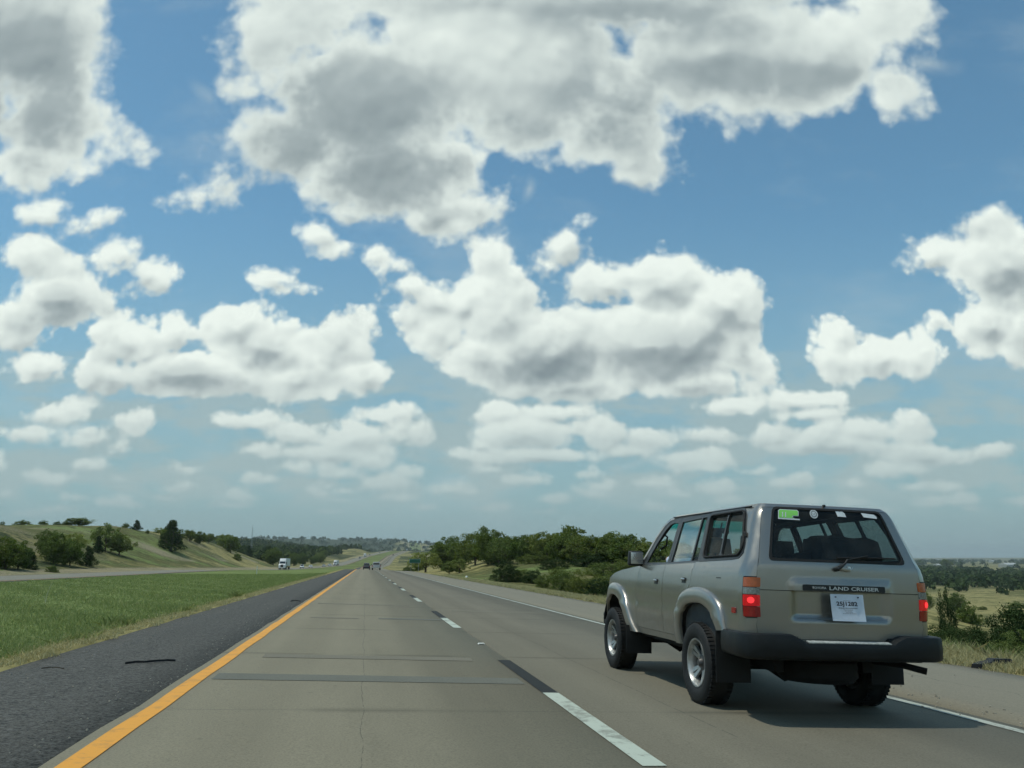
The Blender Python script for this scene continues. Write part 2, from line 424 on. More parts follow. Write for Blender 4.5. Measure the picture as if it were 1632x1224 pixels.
def ground_z(X, Y):
    X = np.asarray(X, float); Y = np.asarray(Y, float)
    e = E_(Y); l = X - C_(Y)
    near = e + cross_near(np.clip(l, -40, 12))
    # right: an embankment down to a valley, shallower where the grove stands
    k = 1 - sstep(45, 95, Y) * (1 - sstep(35, 105, l)) * .97
    fall = (right_fall(np.maximum(l, 12)) + .60) * k
    right = near * 1.0 / (1 + (np.maximum(l - 12, 0) / 260) ** 2) + fall + sstep(14, 26, l) * sstep(78, 125, Y) * (1 - sstep(50, 110, l)) * (1 - sstep(300, 420, Y)) * (1.9 + 1.2 * sstep(130, 220, Y))
    z = np.where(l > 12, right, near)
    # left: the cut hillside beyond the other carriageway
    s = sstep(-38.5, -80, l) ** .9
    hill = e + (hill_top(Y) - e) * s
    hill = hill + wave(X, Y, 23, 1) * .8 * sstep(-42, -75, l)
    z = np.where(l < -38.5, hill, z)
    # rolling far country
    far = sstep(90, 500, np.abs(l)) * sstep(350, 900, np.hypot(X, Y))
    z = z + far * wave(X, Y, 170, 2) * 3.0
    g = lambda cx_, cy_, sx, sy, h: h * np.exp(-((X - cx_) / sx) ** 2 - ((Y - cy_) / sy) ** 2)
    off = sstep(45, 260, np.abs(l))
    z = z + off * (g(-430, 1750, 360, 520, 33) + g(-900, 1300, 420, 600, 16))
    z = z + sstep(2100, 3200, Y) * (g(250, 4300, 1500, 900, 62) + g(-1300, 4300, 1300, 900, 50)) 
    z = z + g(7000, 7600, 2600, 1500, 22) + g(3200, 9000, 2500, 1200, 25)
    # lift of a tan knoll to the left of the far road
    z = z + off * 0 + g(float(C_(1500)) - 75, 1480, 45, 160, 10) * sstep(40, 70, np.abs(l))
    return z


# ------------------------------------------------------------------ ground sheet
ls = np.unique(np.concatenate([
    -np.geomspace(40, 9000, 75), [-38.5, -37.2, -36.8, -30, -25.2, -24.6, -22, -20], np.linspace(-18, -5, 14), [-4.6, -4.5, -4.05, -3.9, -3.6, 0, 4, 8, 9.2, 9.4, 9.6, 10, 10.5, 11, 11.5, 12],
    12 + np.geomspace(.5, 9000, 105)]))
ys = np.unique(np.concatenate([-np.geomspace(4, 3000, 30), np.linspace(-2, 60, 63), np.geomspace(61, 11000, 300)]))
LL, YY = np.meshgrid(ls, ys); XX = LL + C_(YY); ZZ = ground_z(XX, YY)
bed = ((LL > -3.8) & (LL < 9.3)) | ((LL > -36.9) & (LL < -25.1))
ZZ = ZZ - bed * np.where(np.hypot(XX, YY) > 120, .35, .12)
nr, nc = LL.shape
idx = np.arange(nr * nc).reshape(nr, nc)
gf = np.stack([idx[:-1, :-1], idx[:-1, 1:], idx[1:, 1:], idx[1:, :-1]], -1).reshape(-1, 4)
gv = np.stack([XX, YY, ZZ], -1).reshape(-1, 3)

gm, t = material('grassland')
att = t.node('ShaderNodeVertexColor', layer_name='cover')
ac = t.node('ShaderNodeSeparateColor'); t.l.new(att.outputs[0], ac.inputs[0])
dry, scrub, soil = ac.outputs[0], ac.outputs[1], ac.outputs[2]
n0 = t.noise(t.pos, .035, 5, .6); n1 = t.noise(t.pos, .35, 5, .6); n2 = t.noise(t.pos, 3.0, 5, .65); n3 = t.noise(t.pos, 26, 4, .7)
gr = t.mix(t.smooth(n1, .3, .7), (.135, .175, .055), (.200, .255, .085))
gr = t.mix(t.m('MULTIPLY', t.smooth(n2, .45, .75), .55), gr, (.12, .165, .05))
gr = t.mix(t.m('MULTIPLY', t.smooth(n3, .5, .8), .35), gr, (.03, .055, .014))
dg = t.mix(t.smooth(n1, .3, .7), (.21, .185, .072), (.36, .32, .135))
dg = t.mix(t.m('MULTIPLY', t.smooth(n2, .4, .7), .6), dg, (.15, .145, .055))
dg = t.mix(t.m('MULTIPLY', t.smooth(n3, .5, .75), .4), dg, (.42, .39, .22))
f = t.m('ADD', dry, t.m('MULTIPLY', t.m('SUBTRACT', t.m('ADD', n0, n1), 1.0), 1.1))
ol = t.mix(t.smooth(n2, .3, .7), (.066, .076, .026), (.132, .132, .050))
base = t.mix(t.smooth(f, .28, .46), gr, ol)
base = t.mix(t.smooth(f, .54, .80), base, dg)
f2 = t.m('ADD', scrub, t.m('MULTIPLY', t.m('SUBTRACT', n1, .5), 1.6))
base = t.mix(t.smooth(f2, .42, .66), base, t.mix(n2, (.022, .036, .014), (.052, .068, .028)))
f3 = t.m('ADD', soil, t.m('MULTIPLY', t.m('SUBTRACT', n2, .5), .9))
base = t.mix(t.smooth(f3, .45, .7), base, t.mix(n3, (.22, .19, .12), (.34, .30, .20)))
t.put(t.b.inputs['Base Color'], base); t.b.inputs['Roughness'].default_value = .95; t.b.inputs['Specular IOR Level'].default_value = .1
bn = t.node('ShaderNodeBump'); bn.inputs['Strength'].default_value = .7; bn.inputs['Distance'].default_value = .12
t.l.new(t.m('ADD', n2, t.m('MULTIPLY', n3, .5)), bn.inputs['Height']); t.l.new(bn.outputs[0], t.b.inputs['Normal'])

gme = mesh_fast('ground', gv, gf, gm)
gme.polygons.foreach_set('use_smooth', [True] * len(gme.polygons))
x, y, l = gv[:, 0], gv[:, 1], gv[:, 0] - C_(gv[:, 1])
def box1(v, a, b, soft):
    return sstep(a - soft, a + soft, v) * (1 - sstep(b - soft, b + soft, v))
dryv = np.full(len(gv), .30)
dryv = np.where(l < -37, .66 + .34 * wave(x, y, 31, 4) + .22 * wave(x, y, 9, 2), dryv)
dryv = np.where(l > 9.3, .72 + .35 * wave(x, y, 19, 5), dryv)
dryv = np.where(l > 13, .70 + .30 * wave(x, y, 40, 6) + .15 * wave(x, y, 11, 3), dryv)
dryv = np.where((l < -4) & (l > -25), .10 + .12 * wave(x, y, 7, 2) + .25 * sstep(60, 220, y), dryv)
dryv = np.where((l < -3.7) & (l > -4.52), 1.0, dryv)
greenmound = np.exp(-((l + 62) / 22) ** 2 - ((y - 235) / 45) ** 2)
dryv = dryv - greenmound * .42
dryv = np.where((l > 9.3) & (l < 14) & (y > 45) & (y < 120), .35, dryv)
scr = np.where(np.hypot(x, y) > 500, .45 + .55 * wave(x, y, 120, 3), .12)
scr = np.where((np.abs(l + 15) < 30), .0, scr)
scr = np.where((l < -100) & (y > 700), .75, scr)
scr = np.where((l < -300) & (y < 700), .1, scr)
scr = np.where((l < -42) & (l > -300) & (y < 500), .30 + .22 * wave(x, y, 12, 9) + .17 * (1 - sstep(150, 215, y)), scr)
scr = np.where((l > 13) & (y < 420), .24 + .22 * wave(x, y, 26, 9), scr)
slo = np.where((l < -38) & (l > -44), .62, 0.0) + np.where((l < -48) & (l > -90), .40 + .35 * wave(x, y, 14, 7), 0)
slo = slo + np.where((l > 9.2) & (l < 10.4), .45, 0) + np.where((l > 20) & (l < 80) & (y < 140), .32, 0)
cols = np.ones((len(gv), 4), np.float32)
cols[:, 0] = np.clip(dryv, 0, 1); cols[:, 1] = np.clip(scr, 0, 1); cols[:, 2] = np.clip(slo, 0, 1)
ca_ = gme.color_attributes.new('cover', 'FLOAT_COLOR', 'POINT'); ca_.data.foreach_set('color', cols.ravel())
tag(link(bpy.data.objects.new('ground', gme)), kind='structure')

# ------------------------------------------------------------------ carriageways
rows_y = np.concatenate([np.linspace(-25, 60, 86), np.geomspace(61, 2500, 190)])
def ribbon(name, l0, l1, mat, lift, y0=-25, y1=2500, skirt=0.0, wob=0.0, ncol=2):
    yy = rows_y[(rows_y >= y0) & (rows_y <= y1)]
    yy = np.unique(np.concatenate([[y0], yy, [y1]]))
    la = np.linspace(l0, l1, ncol); V = []; 
    for k, q in enumerate(la):
        lq = np.full(len(yy), q)
        if wob and k in (0, ncol - 1): lq = lq + wob * (np.sin(yy * 1.7 + k) * .5 + np.sin(yy * 4.1 + 2 * k) * .3 + np.sin(yy * 9.7) * .2)
        z = E_(yy) + cross_near(lq) + lift
        V.append(np.stack([lq + C_(yy), yy, z], -1))
    if skirt:
        a = V[0].copy(); a[:, 2] -= skirt; a[:, 0] -= .02; b = V[-1].copy(); b[:, 2] -= skirt; b[:, 0] += .02
        V = [a] + V + [b]
    n = len(yy); k = len(V); v = np.concatenate(V); ii = np.arange(n * k).reshape(k, n)
    f = np.stack([ii[:-1, :-1], ii[1:, :-1], ii[1:, 1:], ii[:-1, 1:]], -1).reshape(-1, 4)
    me = mesh_fast(name, v, f, mat)
    return tag(link(bpy.data.objects.new(name, me)), kind='structure')

def road_mat(name, c1, c2, joints=True, cracks=(), grain=60, tint=None, rough=.85, spots=.25, bumps=.25, speckle=False, paths=()):
    m, t = material(name); p = t.sep(t.pos)
    a = t.noise(t.pos, .45, 5, .6); b = t.noise(t.v('MULTIPLY', t.pos, (3.2, .16, 1)), 1.0, 4, .55); c = t.noise(t.pos, grain, 3, .7); d = t.noise(t.pos, 7, 5, .65)
    col = t.mix(t.m('ADD', t.m('MULTIPLY', a, .5), t.m('MULTIPLY', b, .5)), c1, c2)
    col = t.mix(t.m('MULTIPLY', t.smooth(c, .35, .75), .30), col, tuple(q * 1.35 for q in c2))
    col = t.mix(t.m('MULTIPLY', t.smooth(c, .55, .28), .35), col, tuple(q * .55 for q in c1))
    col = t.mix(t.m('MULTIPLY', t.smooth(d, .62, .80), spots), col, tuple(q * .45 for q in c1))
    if speckle:
        s1 = t.noise(t.pos, 40, 2, .8); s2 = t.noise(t.pos, 17, 2, .8)
        col = t.mix(t.m('MULTIPLY', t.smooth(s1, .50, .66), .60), col, (.125, .13, .125)); col = t.mix(t.m('MULTIPLY', t.smooth(s1, .48, .36), .7), col, (.010, .012, .013))
        col = t.mix(t.m('MULTIPLY', t.smooth(s2, .54, .66), .50), col, (.15, .15, .14)); col = t.mix(t.m('MULTIPLY', t.smooth(s2, .46, .34), .65), col, (.012, .014, .015))
    sp = t.node('ShaderNodeTexVoronoi', feature='F1'); t.l.new(t.pos, sp.inputs['Vector']); sp.inputs['Scale'].default_value = 1.4
    spot = t.m('MULTIPLY', t.smooth(sp.outputs['Distance'], .045, .02), .35)
    col = t.mix(spot, col, tuple(q * .4 for q in c1))
    if joints:
        w = t.m('MULTIPLY', t.m('SUBTRACT', t.noise(t.pos, 1.3, 4, .6), .5), .05)
        yj = t.m('DIVIDE', t.m('ADD', t.m('ADD', p[1], w), 1.35), 4.6)
        fr = t.m('ABSOLUTE', t.m('SUBTRACT', t.m('FRACT', yj), .5))
        line = t.smooth(fr, .4985, .4995)
        halo = t.m('MULTIPLY', t.smooth(fr, .46, .5), t.m('MULTIPLY', t.smooth(t.noise(t.v('MULTIPLY', t.pos, (.5, .21, 1)), 1.0, 3, .6), .40, .58), .42))
        col = t.mix(halo, col, tuple(q * .55 for q in c1)); col = t.mix(t.m('MULTIPLY', line, .75), col, (.05, .055, .05))
    for x0 in paths:                                   # tyre-worn tracks
        pw = t.m('ABSOLUTE', t.m('SUBTRACT', t.m('ADD', p[0], t.m('MULTIPLY', t.noise(t.xyz(0, p[1], 0), .12, 3, .5), .25)), x0 + .12))
        col = t.mix(t.m('MULTIPLY', t.smooth(pw, .48, .10), .17), col, tuple(q * .55 for q in c1))
    if paths:
        pw = t.m('ABSOLUTE', t.m('SUBTRACT', p[0], sum(paths) / 2))
        st = t.m('MULTIPLY', t.smooth(pw, .40, .05), t.smooth(t.noise(t.v('MULTIPLY', t.pos, (1.4, .22, 1)), 1.0, 5, .65), .45, .75))
        col = t.mix(t.m('MULTIPLY', st, .22), col, tuple(q * .45 for q in c1))
    for (x0, amp, y_a, y_b, wd) in cracks:
        wv = t.m('MULTIPLY', t.m('SUBTRACT', t.noise(t.xyz(x0, p[1], 0), .6, 5, .6), .5), amp)
        dd = t.m('ABSOLUTE', t.m('SUBTRACT', t.m('SUBTRACT', p[0], x0), wv))
        cr = t.m('MULTIPLY', t.smooth(dd, wd, wd * .35), t.m('MULTIPLY', t.m('GREATER_THAN', p[1], y_a), t.m('LESS_THAN', p[1], y_b)))
        cr = t.m('MULTIPLY', cr, t.smooth(t.noise(t.pos, 5, 3, .6), .36, .5))
        col = t.mix(t.m('MULTIPLY', cr, .6), col, (.035, .04, .035))
    t.put(t.b.inputs['Base Color'], col); t.b.inputs['Roughness'].default_value = rough; t.b.inputs['Specular IOR Level'].default_value = .25
    bn = t.node('ShaderNodeBump'); bn.inputs['Strength'].default_value = bumps; bn.inputs['Distance'].default_value = .006
    t.l.new(c, bn.inputs['Height']); t.l.new(bn.outputs[0], t.b.inputs['Normal'])
    return m

M = {}
M['concrete'] = road_mat('left_lane_concrete', (.158, .144, .100), (.250, .228, .160), cracks=[(.02, .14, 3, 70, .005)], paths=(-.85, .98))
M['concrete2'] = road_mat('right_lane_concrete', (.124, .115, .086), (.196, .181, .133), cracks=[(2.97, .12, 6.7, 60, .008), (4.4, .3, 16, 50, .006)], paths=(3.1, 4.9))
M['rshoulder'] = road_mat('right_shoulder_surface', (.165, .155, .118), (.235, .220, .165), joints=False, grain=45, spots=.4, cracks=[(7.6, .6, 9, 60, .012)])
M['chipseal'] = road_mat('chipseal', (.060, .059, .050), (.100, .098, .084), joints=False, grain=34, rough=.9, spots=.35, bumps=1.0, speckle=True)
M['opp'] = road_mat('far_concrete', (.16, .155, .125), (.23, .22, .17), joints=False)
ribbon('road', -1.885, 2.02, M['concrete'], 0.0, skirt=.35, wob=.020, ncol=3)
ribbon('road_right_lane', 2.021, 5.95, M['concrete2'], 0.0, skirt=.3, ncol=3)
ribbon('road_shoulder_right', 5.951, 9.35, M['rshoulder'], 0.0, skirt=.5, wob=.06, ncol=6)
ribbon('road_shoulder_left', -3.95, -1.83, M['chipseal'], -.012, skirt=.5, wob=.06, ncol=4)
ribbon('opposite_carriageway', -36.8, -25.2, M['opp'], .03, skirt=.5, ncol=6)

def paint(name, col, wear=.35, rough=.6):
    m, t = material(name)
    n = t.noise(t.pos, 3.5, 6, .7); n2 = t.noise(t.pos, 40, 3, .6)
    w = t.m('MULTIPLY', t.smooth(t.m('ADD', n, t.m('MULTIPLY', n2, .25)), .62, .76), wear)
    c = t.mix(n2, tuple(q * .86 for q in col), col)
    t.put(t.b.inputs['Base Color'], t.mix(w, c, (.14, .135, .11))); t.b.inputs['Roughness'].default_value = rough; t.b.inputs['Specular IOR Level'].default_value = .15
    return m
M['yellow'] = paint('yellow_paint', (.80, .37, .055), .28)
M['white'] = paint('white_paint', (.50, .56, .47), .6)
M['white2'] = paint('edge_paint', (.46, .50, .43), .7)
M['black'] = paint('contrast_paint', (.011, .013, .013), .05)
M['patch'] = road_mat('asphalt_patch', (.108, .112, .092), (.160, .162, .130), joints=False)
ribbon('edge_line_yellow', -1.790, -1.635, M['yellow'], .005, wob=.014)
ribbon('edge_line_white', 5.70, 5.825, M['white2'], .005, wob=.004)
ribbon('opposite_edge_line', -25.75, -25.6, M['yellow'], .036)

def flat_patches(name, rects, mat, lift=.005):
    """rects: (l0, l1, y0, y1, skew) on the road surface"""
    V, Fc = [], []
    for (a, b, y0, y1, sk) in rects:
        n = max(2, int((y1 - y0) / 1.0) + 1)
        for k in range(n):
            yy = y0 + (y1 - y0) * k / (n - 1)
            for q, s_ in ((a, 0), (b, sk)):
                V.append((q + float(C_(yy)), yy + s_, float(E_(yy) + cross_near(q)) + lift))
        o = len(V) - 2 * n
        Fc += [(o + 2 * k, o + 2 * k + 1, o + 2 * k + 3, o + 2 * k + 2) for k in range(n - 1)]
    return tag(mesh_obj(name, V, Fc, mat, smooth=False), kind='structure')
dash = [(1.865, 2.035, 5.72 - 12.35 + 12.35 * k, 9.0 - 12.35 + 12.35 * k, 0) for k in range(0, 45)]
dash = [(a, b, c, d - .02 if k else d, s) for k, (a, b, c, d, s) in enumerate(dash)]
flat_patches('lane_dashes', dash, M['white'])
flat_patches('lane_dash_contrast', [(a, b, d + .004, d + 3.05, s) for (a, b, c, d, s) in dash], M['black'])  # black contrast paint following each white dash
flat_patches('road_patch', [(-1.57, 1.80, 9.72, 10.22, -.1), (.35, 1.84, 20.3, 20.75, 0)], M['patch'], .0045)
M['patch2'] = road_mat('worn_patch', (.142, .134, .100), (.200, .186, .140), joints=False)
flat_patches('worn_road_patch', [(-1.3, 1.5, 11.9, 12.3, -.05), (-1.2, -.1, 20.2, 20.5, 0), (2.5, 5.2, 24.5, 25.0, 0), (-1.4, 1.4, 27.0, 27.4, 0)], M['patch2'], .0045)

# ------------------------------------------------------------------ the off-road wagon: materials
def paint_metal(name, c1, c2):
    m, t = material(name)
    fl = t.noise(t.obj, 900, 2, .5); big = t.noise(t.obj, 2.2, 5, .6)
    z = t.sep(t.obj)[2]
    dirt = t.m('MULTIPLY', t.smooth(t.m('ADD', z, t.m('MULTIPLY', t.m('SUBTRACT', big, .5), .5)), .92, .5), .50)
    c = t.mix(fl, c1, c2)
    c = t.mix(t.m('MULTIPLY', t.smooth(big, .4, .75), .12), c, (.30, .27, .21))
    c = t.mix(dirt, c, (.17, .155, .125))
    t.put(t.b.inputs['Base Color'], c)
    t.put(t.b.inputs['Metallic'], t.m('MULTIPLY_ADD', dirt, -.6, .80))
    t.put(t.b.inputs['Roughness'], t.m('ADD', t.m('MULTIPLY_ADD', dirt, .35, .30), t.m('MULTIPLY', t.smooth(t.noise(t.obj, 14, 5, .7), .4, .8), .10)))
    t.b.inputs['Coat Weight'].default_value = .8; t.b.inputs['Coat Roughness'].default_value = .09
    return m
M['paint'] = paint_metal('champagne_paint', (.262, .252, .226), (.350, .338, .306))
M['flare'] = paint_metal('flare_paint', (.270, .264, .242), (.350, .342, .316))
M['trim'] = plain('black_trim', (.018, .020, .020), .5, vary=.2, spec=.4)
M['frame'] = plain('window_frame_black', (.030, .034, .036), .38, vary=.1)
M['rubber'] = plain('rubber', (.009, .010, .010), .75, vary=.3, scale=30, bump=.2)
M['bumper'] = plain('bumper_black', (.009, .011, .012), .50, vary=.25, scale=9, spec=.3)
M['under'] = plain('underbody', (.005, .0055, .0055), .85, vary=.4)
M['liner'] = plain('interior_grey', (.055, .058, .058), .85, vary=.15)
M['linerdark'] = plain('interior_dark', (.020, .022, .024), .85, vary=.15)
M['seat'] = plain('seat_cloth', (.105, .108, .105), .9, vary=.2, scale=40)
M['alloy'] = plain('alloy', (.42, .43, .42), .38, metal=.75, vary=.18, scale=18)
M['alloydark'] = plain('dark_alloy', (.09, .09, .088), .5, metal=.5, vary=.2)  # darker alloy tone for the hubs
M['chrome'] = plain('brushed_steel', (.62, .64, .62), .3, metal=.9, vary=.1)
M['steppad'] = plain('step_plate', (.50, .53, .51), .45, metal=.35, vary=.25, scale=40)
M['amber'] = plain('amber_lens', (.42, .085, .010), .18, vary=.15, scale=60, coat=.6)
M['clear'] = plain('clear_lens', (.20, .22, .21), .15, vary=.35, scale=90, coat=.6)
M['red'] = plain('red_lens', (.30, .010, .010), .18, vary=.2, scale=80, coat=.6)
M['brake'] = plain('brake_lamp', (.42, .006, .012), .2, vary=.3, scale=120, coat=.6, emit=(1.0, .004, .012), estr=.20)
M['bulb'] = plain('brake_lamp_bulb', (.9, .05, .04), .3, vary=.1, emit=(1.0, .035, .05), estr=.95)
M['paper'] = plain('paper', (.60, .68, .78), .75, vary=.05, scale=20)
M['ink'] = plain('ink', (.03, .035, .05), .7)
M['inkgrey'] = plain('ink_grey', (.20, .22, .26), .7)
M['lettering'] = plain('silver_lettering', (.60, .62, .60), .5, vary=.05)
M['green'] = plain('green_sticker', (.24, .66, .13), .5, vary=.05)
M['sticker'] = plain('white_sticker', (.62, .68, .70), .55, vary=.08)
M['dullsticker'] = plain('grey_sticker', (.24, .27, .28), .6, vary=.1)
def glass(name, tint, gloss=1.0, band=None):
    m = bpy.data.materials.new(name); m.use_nodes = True; t = NT(m.node_tree); t.n.clear()
    out = t.node('ShaderNodeOutputMaterial'); tr = t.node('ShaderNodeBsdfTransparent'); gl = t.node('ShaderNodeBsdfGlossy')
    gl.inputs['Roughness'].default_value = .03; gl.inputs['Color'].default_value = (.9, .95, .95, 1)
    col = tint
    if band:
        z = t.sep(t.node('ShaderNodeTexCoord').outputs['Object'])[2]
        col = t.mix(t.smooth(z, band[0], band[1]), (*tint, 1), (*band[2], 1))
    t.put(tr.inputs[0], col)
    fr = t.node('ShaderNodeFresnel'); fr.inputs[0].default_value = 1.5
    dust = t.node('ShaderNodeBsdfDiffuse'); dust.inputs[0].default_value = (.35, .36, .33, 1)
    mx = t.node('ShaderNodeMixShader'); t.l.new(t.m('MULTIPLY', fr.outputs[0], gloss, clamp=True), mx.inputs[0])
    t.l.new(tr.outputs[0], mx.inputs[1]); t.l.new(gl.outputs[0], mx.inputs[2])
    m2 = t.node('ShaderNodeMixShader')
    dn = t.noise(t.node('ShaderNodeTexCoord').outputs['Object'], 5, 5, .6)
    t.l.new(t.smooth(dn, .35, .8, .015, .07), m2.inputs[0]); t.l.new(mx.outputs[0], m2.inputs[1]); t.l.new(dust.outputs[0], m2.inputs[2])
    t.l.new(m2.outputs[0], out.inputs[0])
    return m
M['sideglass'] = glass('side_glass', (.48, .56, .54), .30)
M['rearglass'] = glass('rear_glass', (.44, .52, .51), .5)
M['windshield'] = glass('windshield_glass', (.80, .88, .84), .8, band=(1.76, 1.82, (.06, .42, .36)))

# ------------------------------------------------------------------ body surface as a map (a, z) -> point
W_ = hermite([.45, .55, .62, .80, .862, .885, 1.05, 1.25, 1.33, 1.40, 1.62, 1.78, 1.86, 1.90, 1.945],
             [.86, .885, .905, .928, .936, .925, .930, .918, .905, .872, .793, .738, .708, .690, .640])
RR_ = hermite([.45, .73, 1.15, 1.36, 1.42, 1.70, 1.90, 1.945], [-1.13, -1.14, -1.155, -1.15, -1.135, -1.045, -.975, -.93])
RC_ = hermite([.45, 1.2, 1.5, 1.9, 1.945], [.12, .12, .105, .08, .075])
A0, AC, XR = -0.95, 0.20, 0.79       # side ends, corner length, half width of the flat rear
def aL(y): return y
def aX(x): return A0 - AC - (x + XR)
def aR(y): return A0 - 2 * AC - 2 * XR - (y - A0)
A_END = A0 - 2 * AC - 2 * XR
def shell_raw(a, z):
    side = -1
    mid = A0 - AC - XR
    if a < mid: a = 2 * mid - a; side = 1
    w, yr, rc = float(W_(z)), float(RR_(z)), float(RC_(z))
    if a >= A0:
        y = a
        if y < -.3: y = -.3 + (y + .3) * ((yr + rc) + .3) / (A0 + .3)
        if y > 2.7: w -= .17 * ((y - 2.7) / 1.05) ** 3
        if z < 1.36 and y > 1.2: w -= .012 * sstep(1.2, 3, y)
        return Vector((side * w, y, z))
    if a >= A0 - AC:
        th = (A0 - a) / AC * math.pi / 2
        return Vector((side * (w - rc + rc * math.cos(th)), yr + rc - rc * math.sin(th), z))
    x = -(A0 - AC - a) + XR      # from XR at the corner to 0 in the middle
    k = x / XR
    return Vector((side * k * (w - rc), yr - .028 * (1 - k * k), z))
def shell(a, z, off=0.0):
    p = shell_raw(a, z)
    if off == 0: return p
    e = .012
    da = shell_raw(a - e, z) - shell_raw(a + e, z); dz = shell_raw(a, min(z + e, 1.944)) - shell_raw(a, z - e)
    n = da.cross(dz)
    if n.length < 1e-9: return p
    n.normalize()
    c = Vector((0, min(max(p.y, -.2), 2.6), 1.2))
    if n.dot(p - c) < 0: n = -n
    return p + n * off

def inside(poly, x, y):
    x1, y1 = poly[:, 0], poly[:, 1]; x2, y2 = np.roll(x1, -1), np.roll(y1, -1)
    r_ = np.zeros(len(x), bool)
    for i in range(len(poly)):
        c = (y1[i] > y) != (y2[i] > y)
        with np.errstate(divide='ignore', invalid='ignore'):
            r_ ^= c & (x < (x2[i] - x1[i]) * (y - y1[i]) / (y2[i] - y1[i]) + x1[i])
    return r_
def dense(poly, step):
    out = []
    for i, p in enumerate(poly):
        q = poly[(i + 1) % len(poly)]; d = math.dist(p, q); n = max(1, int(math.ceil(d / step)))
        out += [(p[0] + (q[0] - p[0]) * k / n, p[1] + (q[1] - p[1]) * k / n) for k in range(n)]
    return out
def rounded(poly, r_, n=4):
    """cut the corners of a polygon with small arcs"""
    out = []; m = len(poly)
    for i in range(m):
        p, a, b = Vector(poly[i]), Vector(poly[i - 1]), Vector(poly[(i + 1) % m])
        da, db = (a - p), (b - p); rr = min(r_, da.length * .45, db.length * .45)
        if abs(da.normalized().dot(db.normalized())) > .985: out.append(tuple(p)); continue
        s, e = p + da.normalized() * rr, p + db.normalized() * rr
        for k in range(n + 1):
            u_ = k / n; out.append(tuple((1 - u_) ** 2 * s + 2 * u_ * (1 - u_) * p + u_ ** 2 * e))
    return out
def grow(poly, d):
    """push every corner of a polygon outward by d (inward if negative)"""
    m = len(poly); area = sum(poly[i][0] * poly[(i + 1) % m][1] - poly[(i + 1) % m][0] * poly[i][1] for i in range(m))
    s = 1 if area > 0 else -1; out = []
    for i in range(m):
        p, a, b = Vector(poly[i]), Vector(poly[i - 1]), Vector(poly[(i + 1) % m])
        e1, e2 = (p - a).normalized(), (b - p).normalized()
        n = Vector((e1.y, -e1.x)) + Vector((e2.y, -e2.x))
        if n.length < 1e-6: n = Vector((e1.y, -e1.x))
        n.normalize(); c = max(.4, n.dot(Vector((e1.y, -e1.x))))
        out.append(tuple(p + n * (s * d / c)))
    return out
def panel(name, outline, holes, mat, parent, off=0.0, step=.06, rim=.014, mapf=None, extra=None, sharp=None):
    mapf = mapf or shell
    loops = [dense(outline, step)] + [dense(h, step) for h in holes]
    V = []; Ed = []
    for lp in loops:
        o = len(V); V += lp; Ed += [(o + i, o + (i + 1) % len(lp)) for i in range(len(lp))]
    O = np.array(loops[0]); H = [np.array(h) for h in loops[1:]]
    gx, gy = np.meshgrid(np.arange(O[:, 0].min(), O[:, 0].max(), step), np.arange(O[:, 1].min(), O[:, 1].max(), step))
    gx, gy = gx.ravel() + 1e-4, gy.ravel() + 1e-4
    ok = inside(O, gx, gy)
    for h in H: ok &= ~inside(h, gx, gy)
    gx, gy = gx[ok], gy[ok]; B = np.array(V)
    if len(gx):
        dmin = np.sqrt(((gx[:, None] - B[None, :, 0]) ** 2 + (gy[:, None] - B[None, :, 1]) ** 2).min(1))
        keep = dmin > step * .45; V += list(zip(gx[keep], gy[keep]))
    r_ = delaunay_2d_cdt([Vector(p) for p in V], Ed, [], 0, 1e-6)
    P_, T = r_[0], r_[2]
    C3 = np.array([[sum(P_[i].x for i in f) / len(f), sum(P_[i].y for i in f) / len(f)] for f in T])
    ok = inside(O, C3[:, 0], C3[:, 1])
    for h in H: ok &= ~inside(h, C3[:, 0], C3[:, 1])
    T = [tuple(f) for f, k in zip(T, ok) if k]
    used = sorted({i for f in T for i in f}); re_ = {u_: k for k, u_ in enumerate(used)}
    ex = extra or (lambda a, z: 0.0)
    pts = [mapf(P_[i].x, P_[i].y, off + ex(P_[i].x, P_[i].y)) for i in used]
    F = [tuple(re_[i] for i in f) for f in T]
    # make faces look outwards
    a0, b0, c0 = (pts[i] for i in F[0][:3]); pu = P_[used[F[0][0]]]
    n = (b0 - a0).cross(c0 - a0); outw = mapf(pu.x, pu.y, off + .01) - mapf(pu.x, pu.y, off)
    if n.dot(outw) < 0: F = [tuple(reversed(f)) for f in F]
    if rim:
        cnt = {}
        for f in F:
            for i in range(len(f)):
                e = (f[i], f[(i + 1) % len(f)]); cnt[e] = 1
        be = [e for e in cnt if (e[1], e[0]) not in cnt]
        inner = {}
        for e in be:
            for i in e:
                if i not in inner:
                    inner[i] = len(pts); q = P_[used[i]]; pts.append(mapf(q.x, q.y, off + ex(q.x, q.y) - rim))
        F += [(e[1], e[0], inner[e[0]], inner[e[1]]) for e in be]
    return mesh_obj(name, pts, F, mat, parent, True, sharp or 38)
def both(poly):
    """the same (a, z) outline on the right-hand side"""
    mid = A0 - AC - XR
    return [(2 * mid - a, z) for a, z in reversed(poly)]

# ------------------------------------------------------------------ build it (x sideways, y forward, z up; origin under the rear axle)
OX, OY = 4.27, 8.42
suv = empty('offroad_wagon'); 
ez_ = Vector((-CROSS, .0061, 1)).normalized(); ey_ = Vector((0, 1, -.0061)).normalized(); ex_ = ey_.cross(ez_).normalized()
suv.matrix_world = Matrix.Translation((OX, OY, -.0061 * OY + CROSS * OX)) @ Matrix((ex_, ey_, ez_)).transposed().to_4x4()
SUV_M = suv.matrix_world.copy()
tag(suv, 'dusty champagne four-wheel-drive wagon with brake lights on, driving in the right lane', 'car')

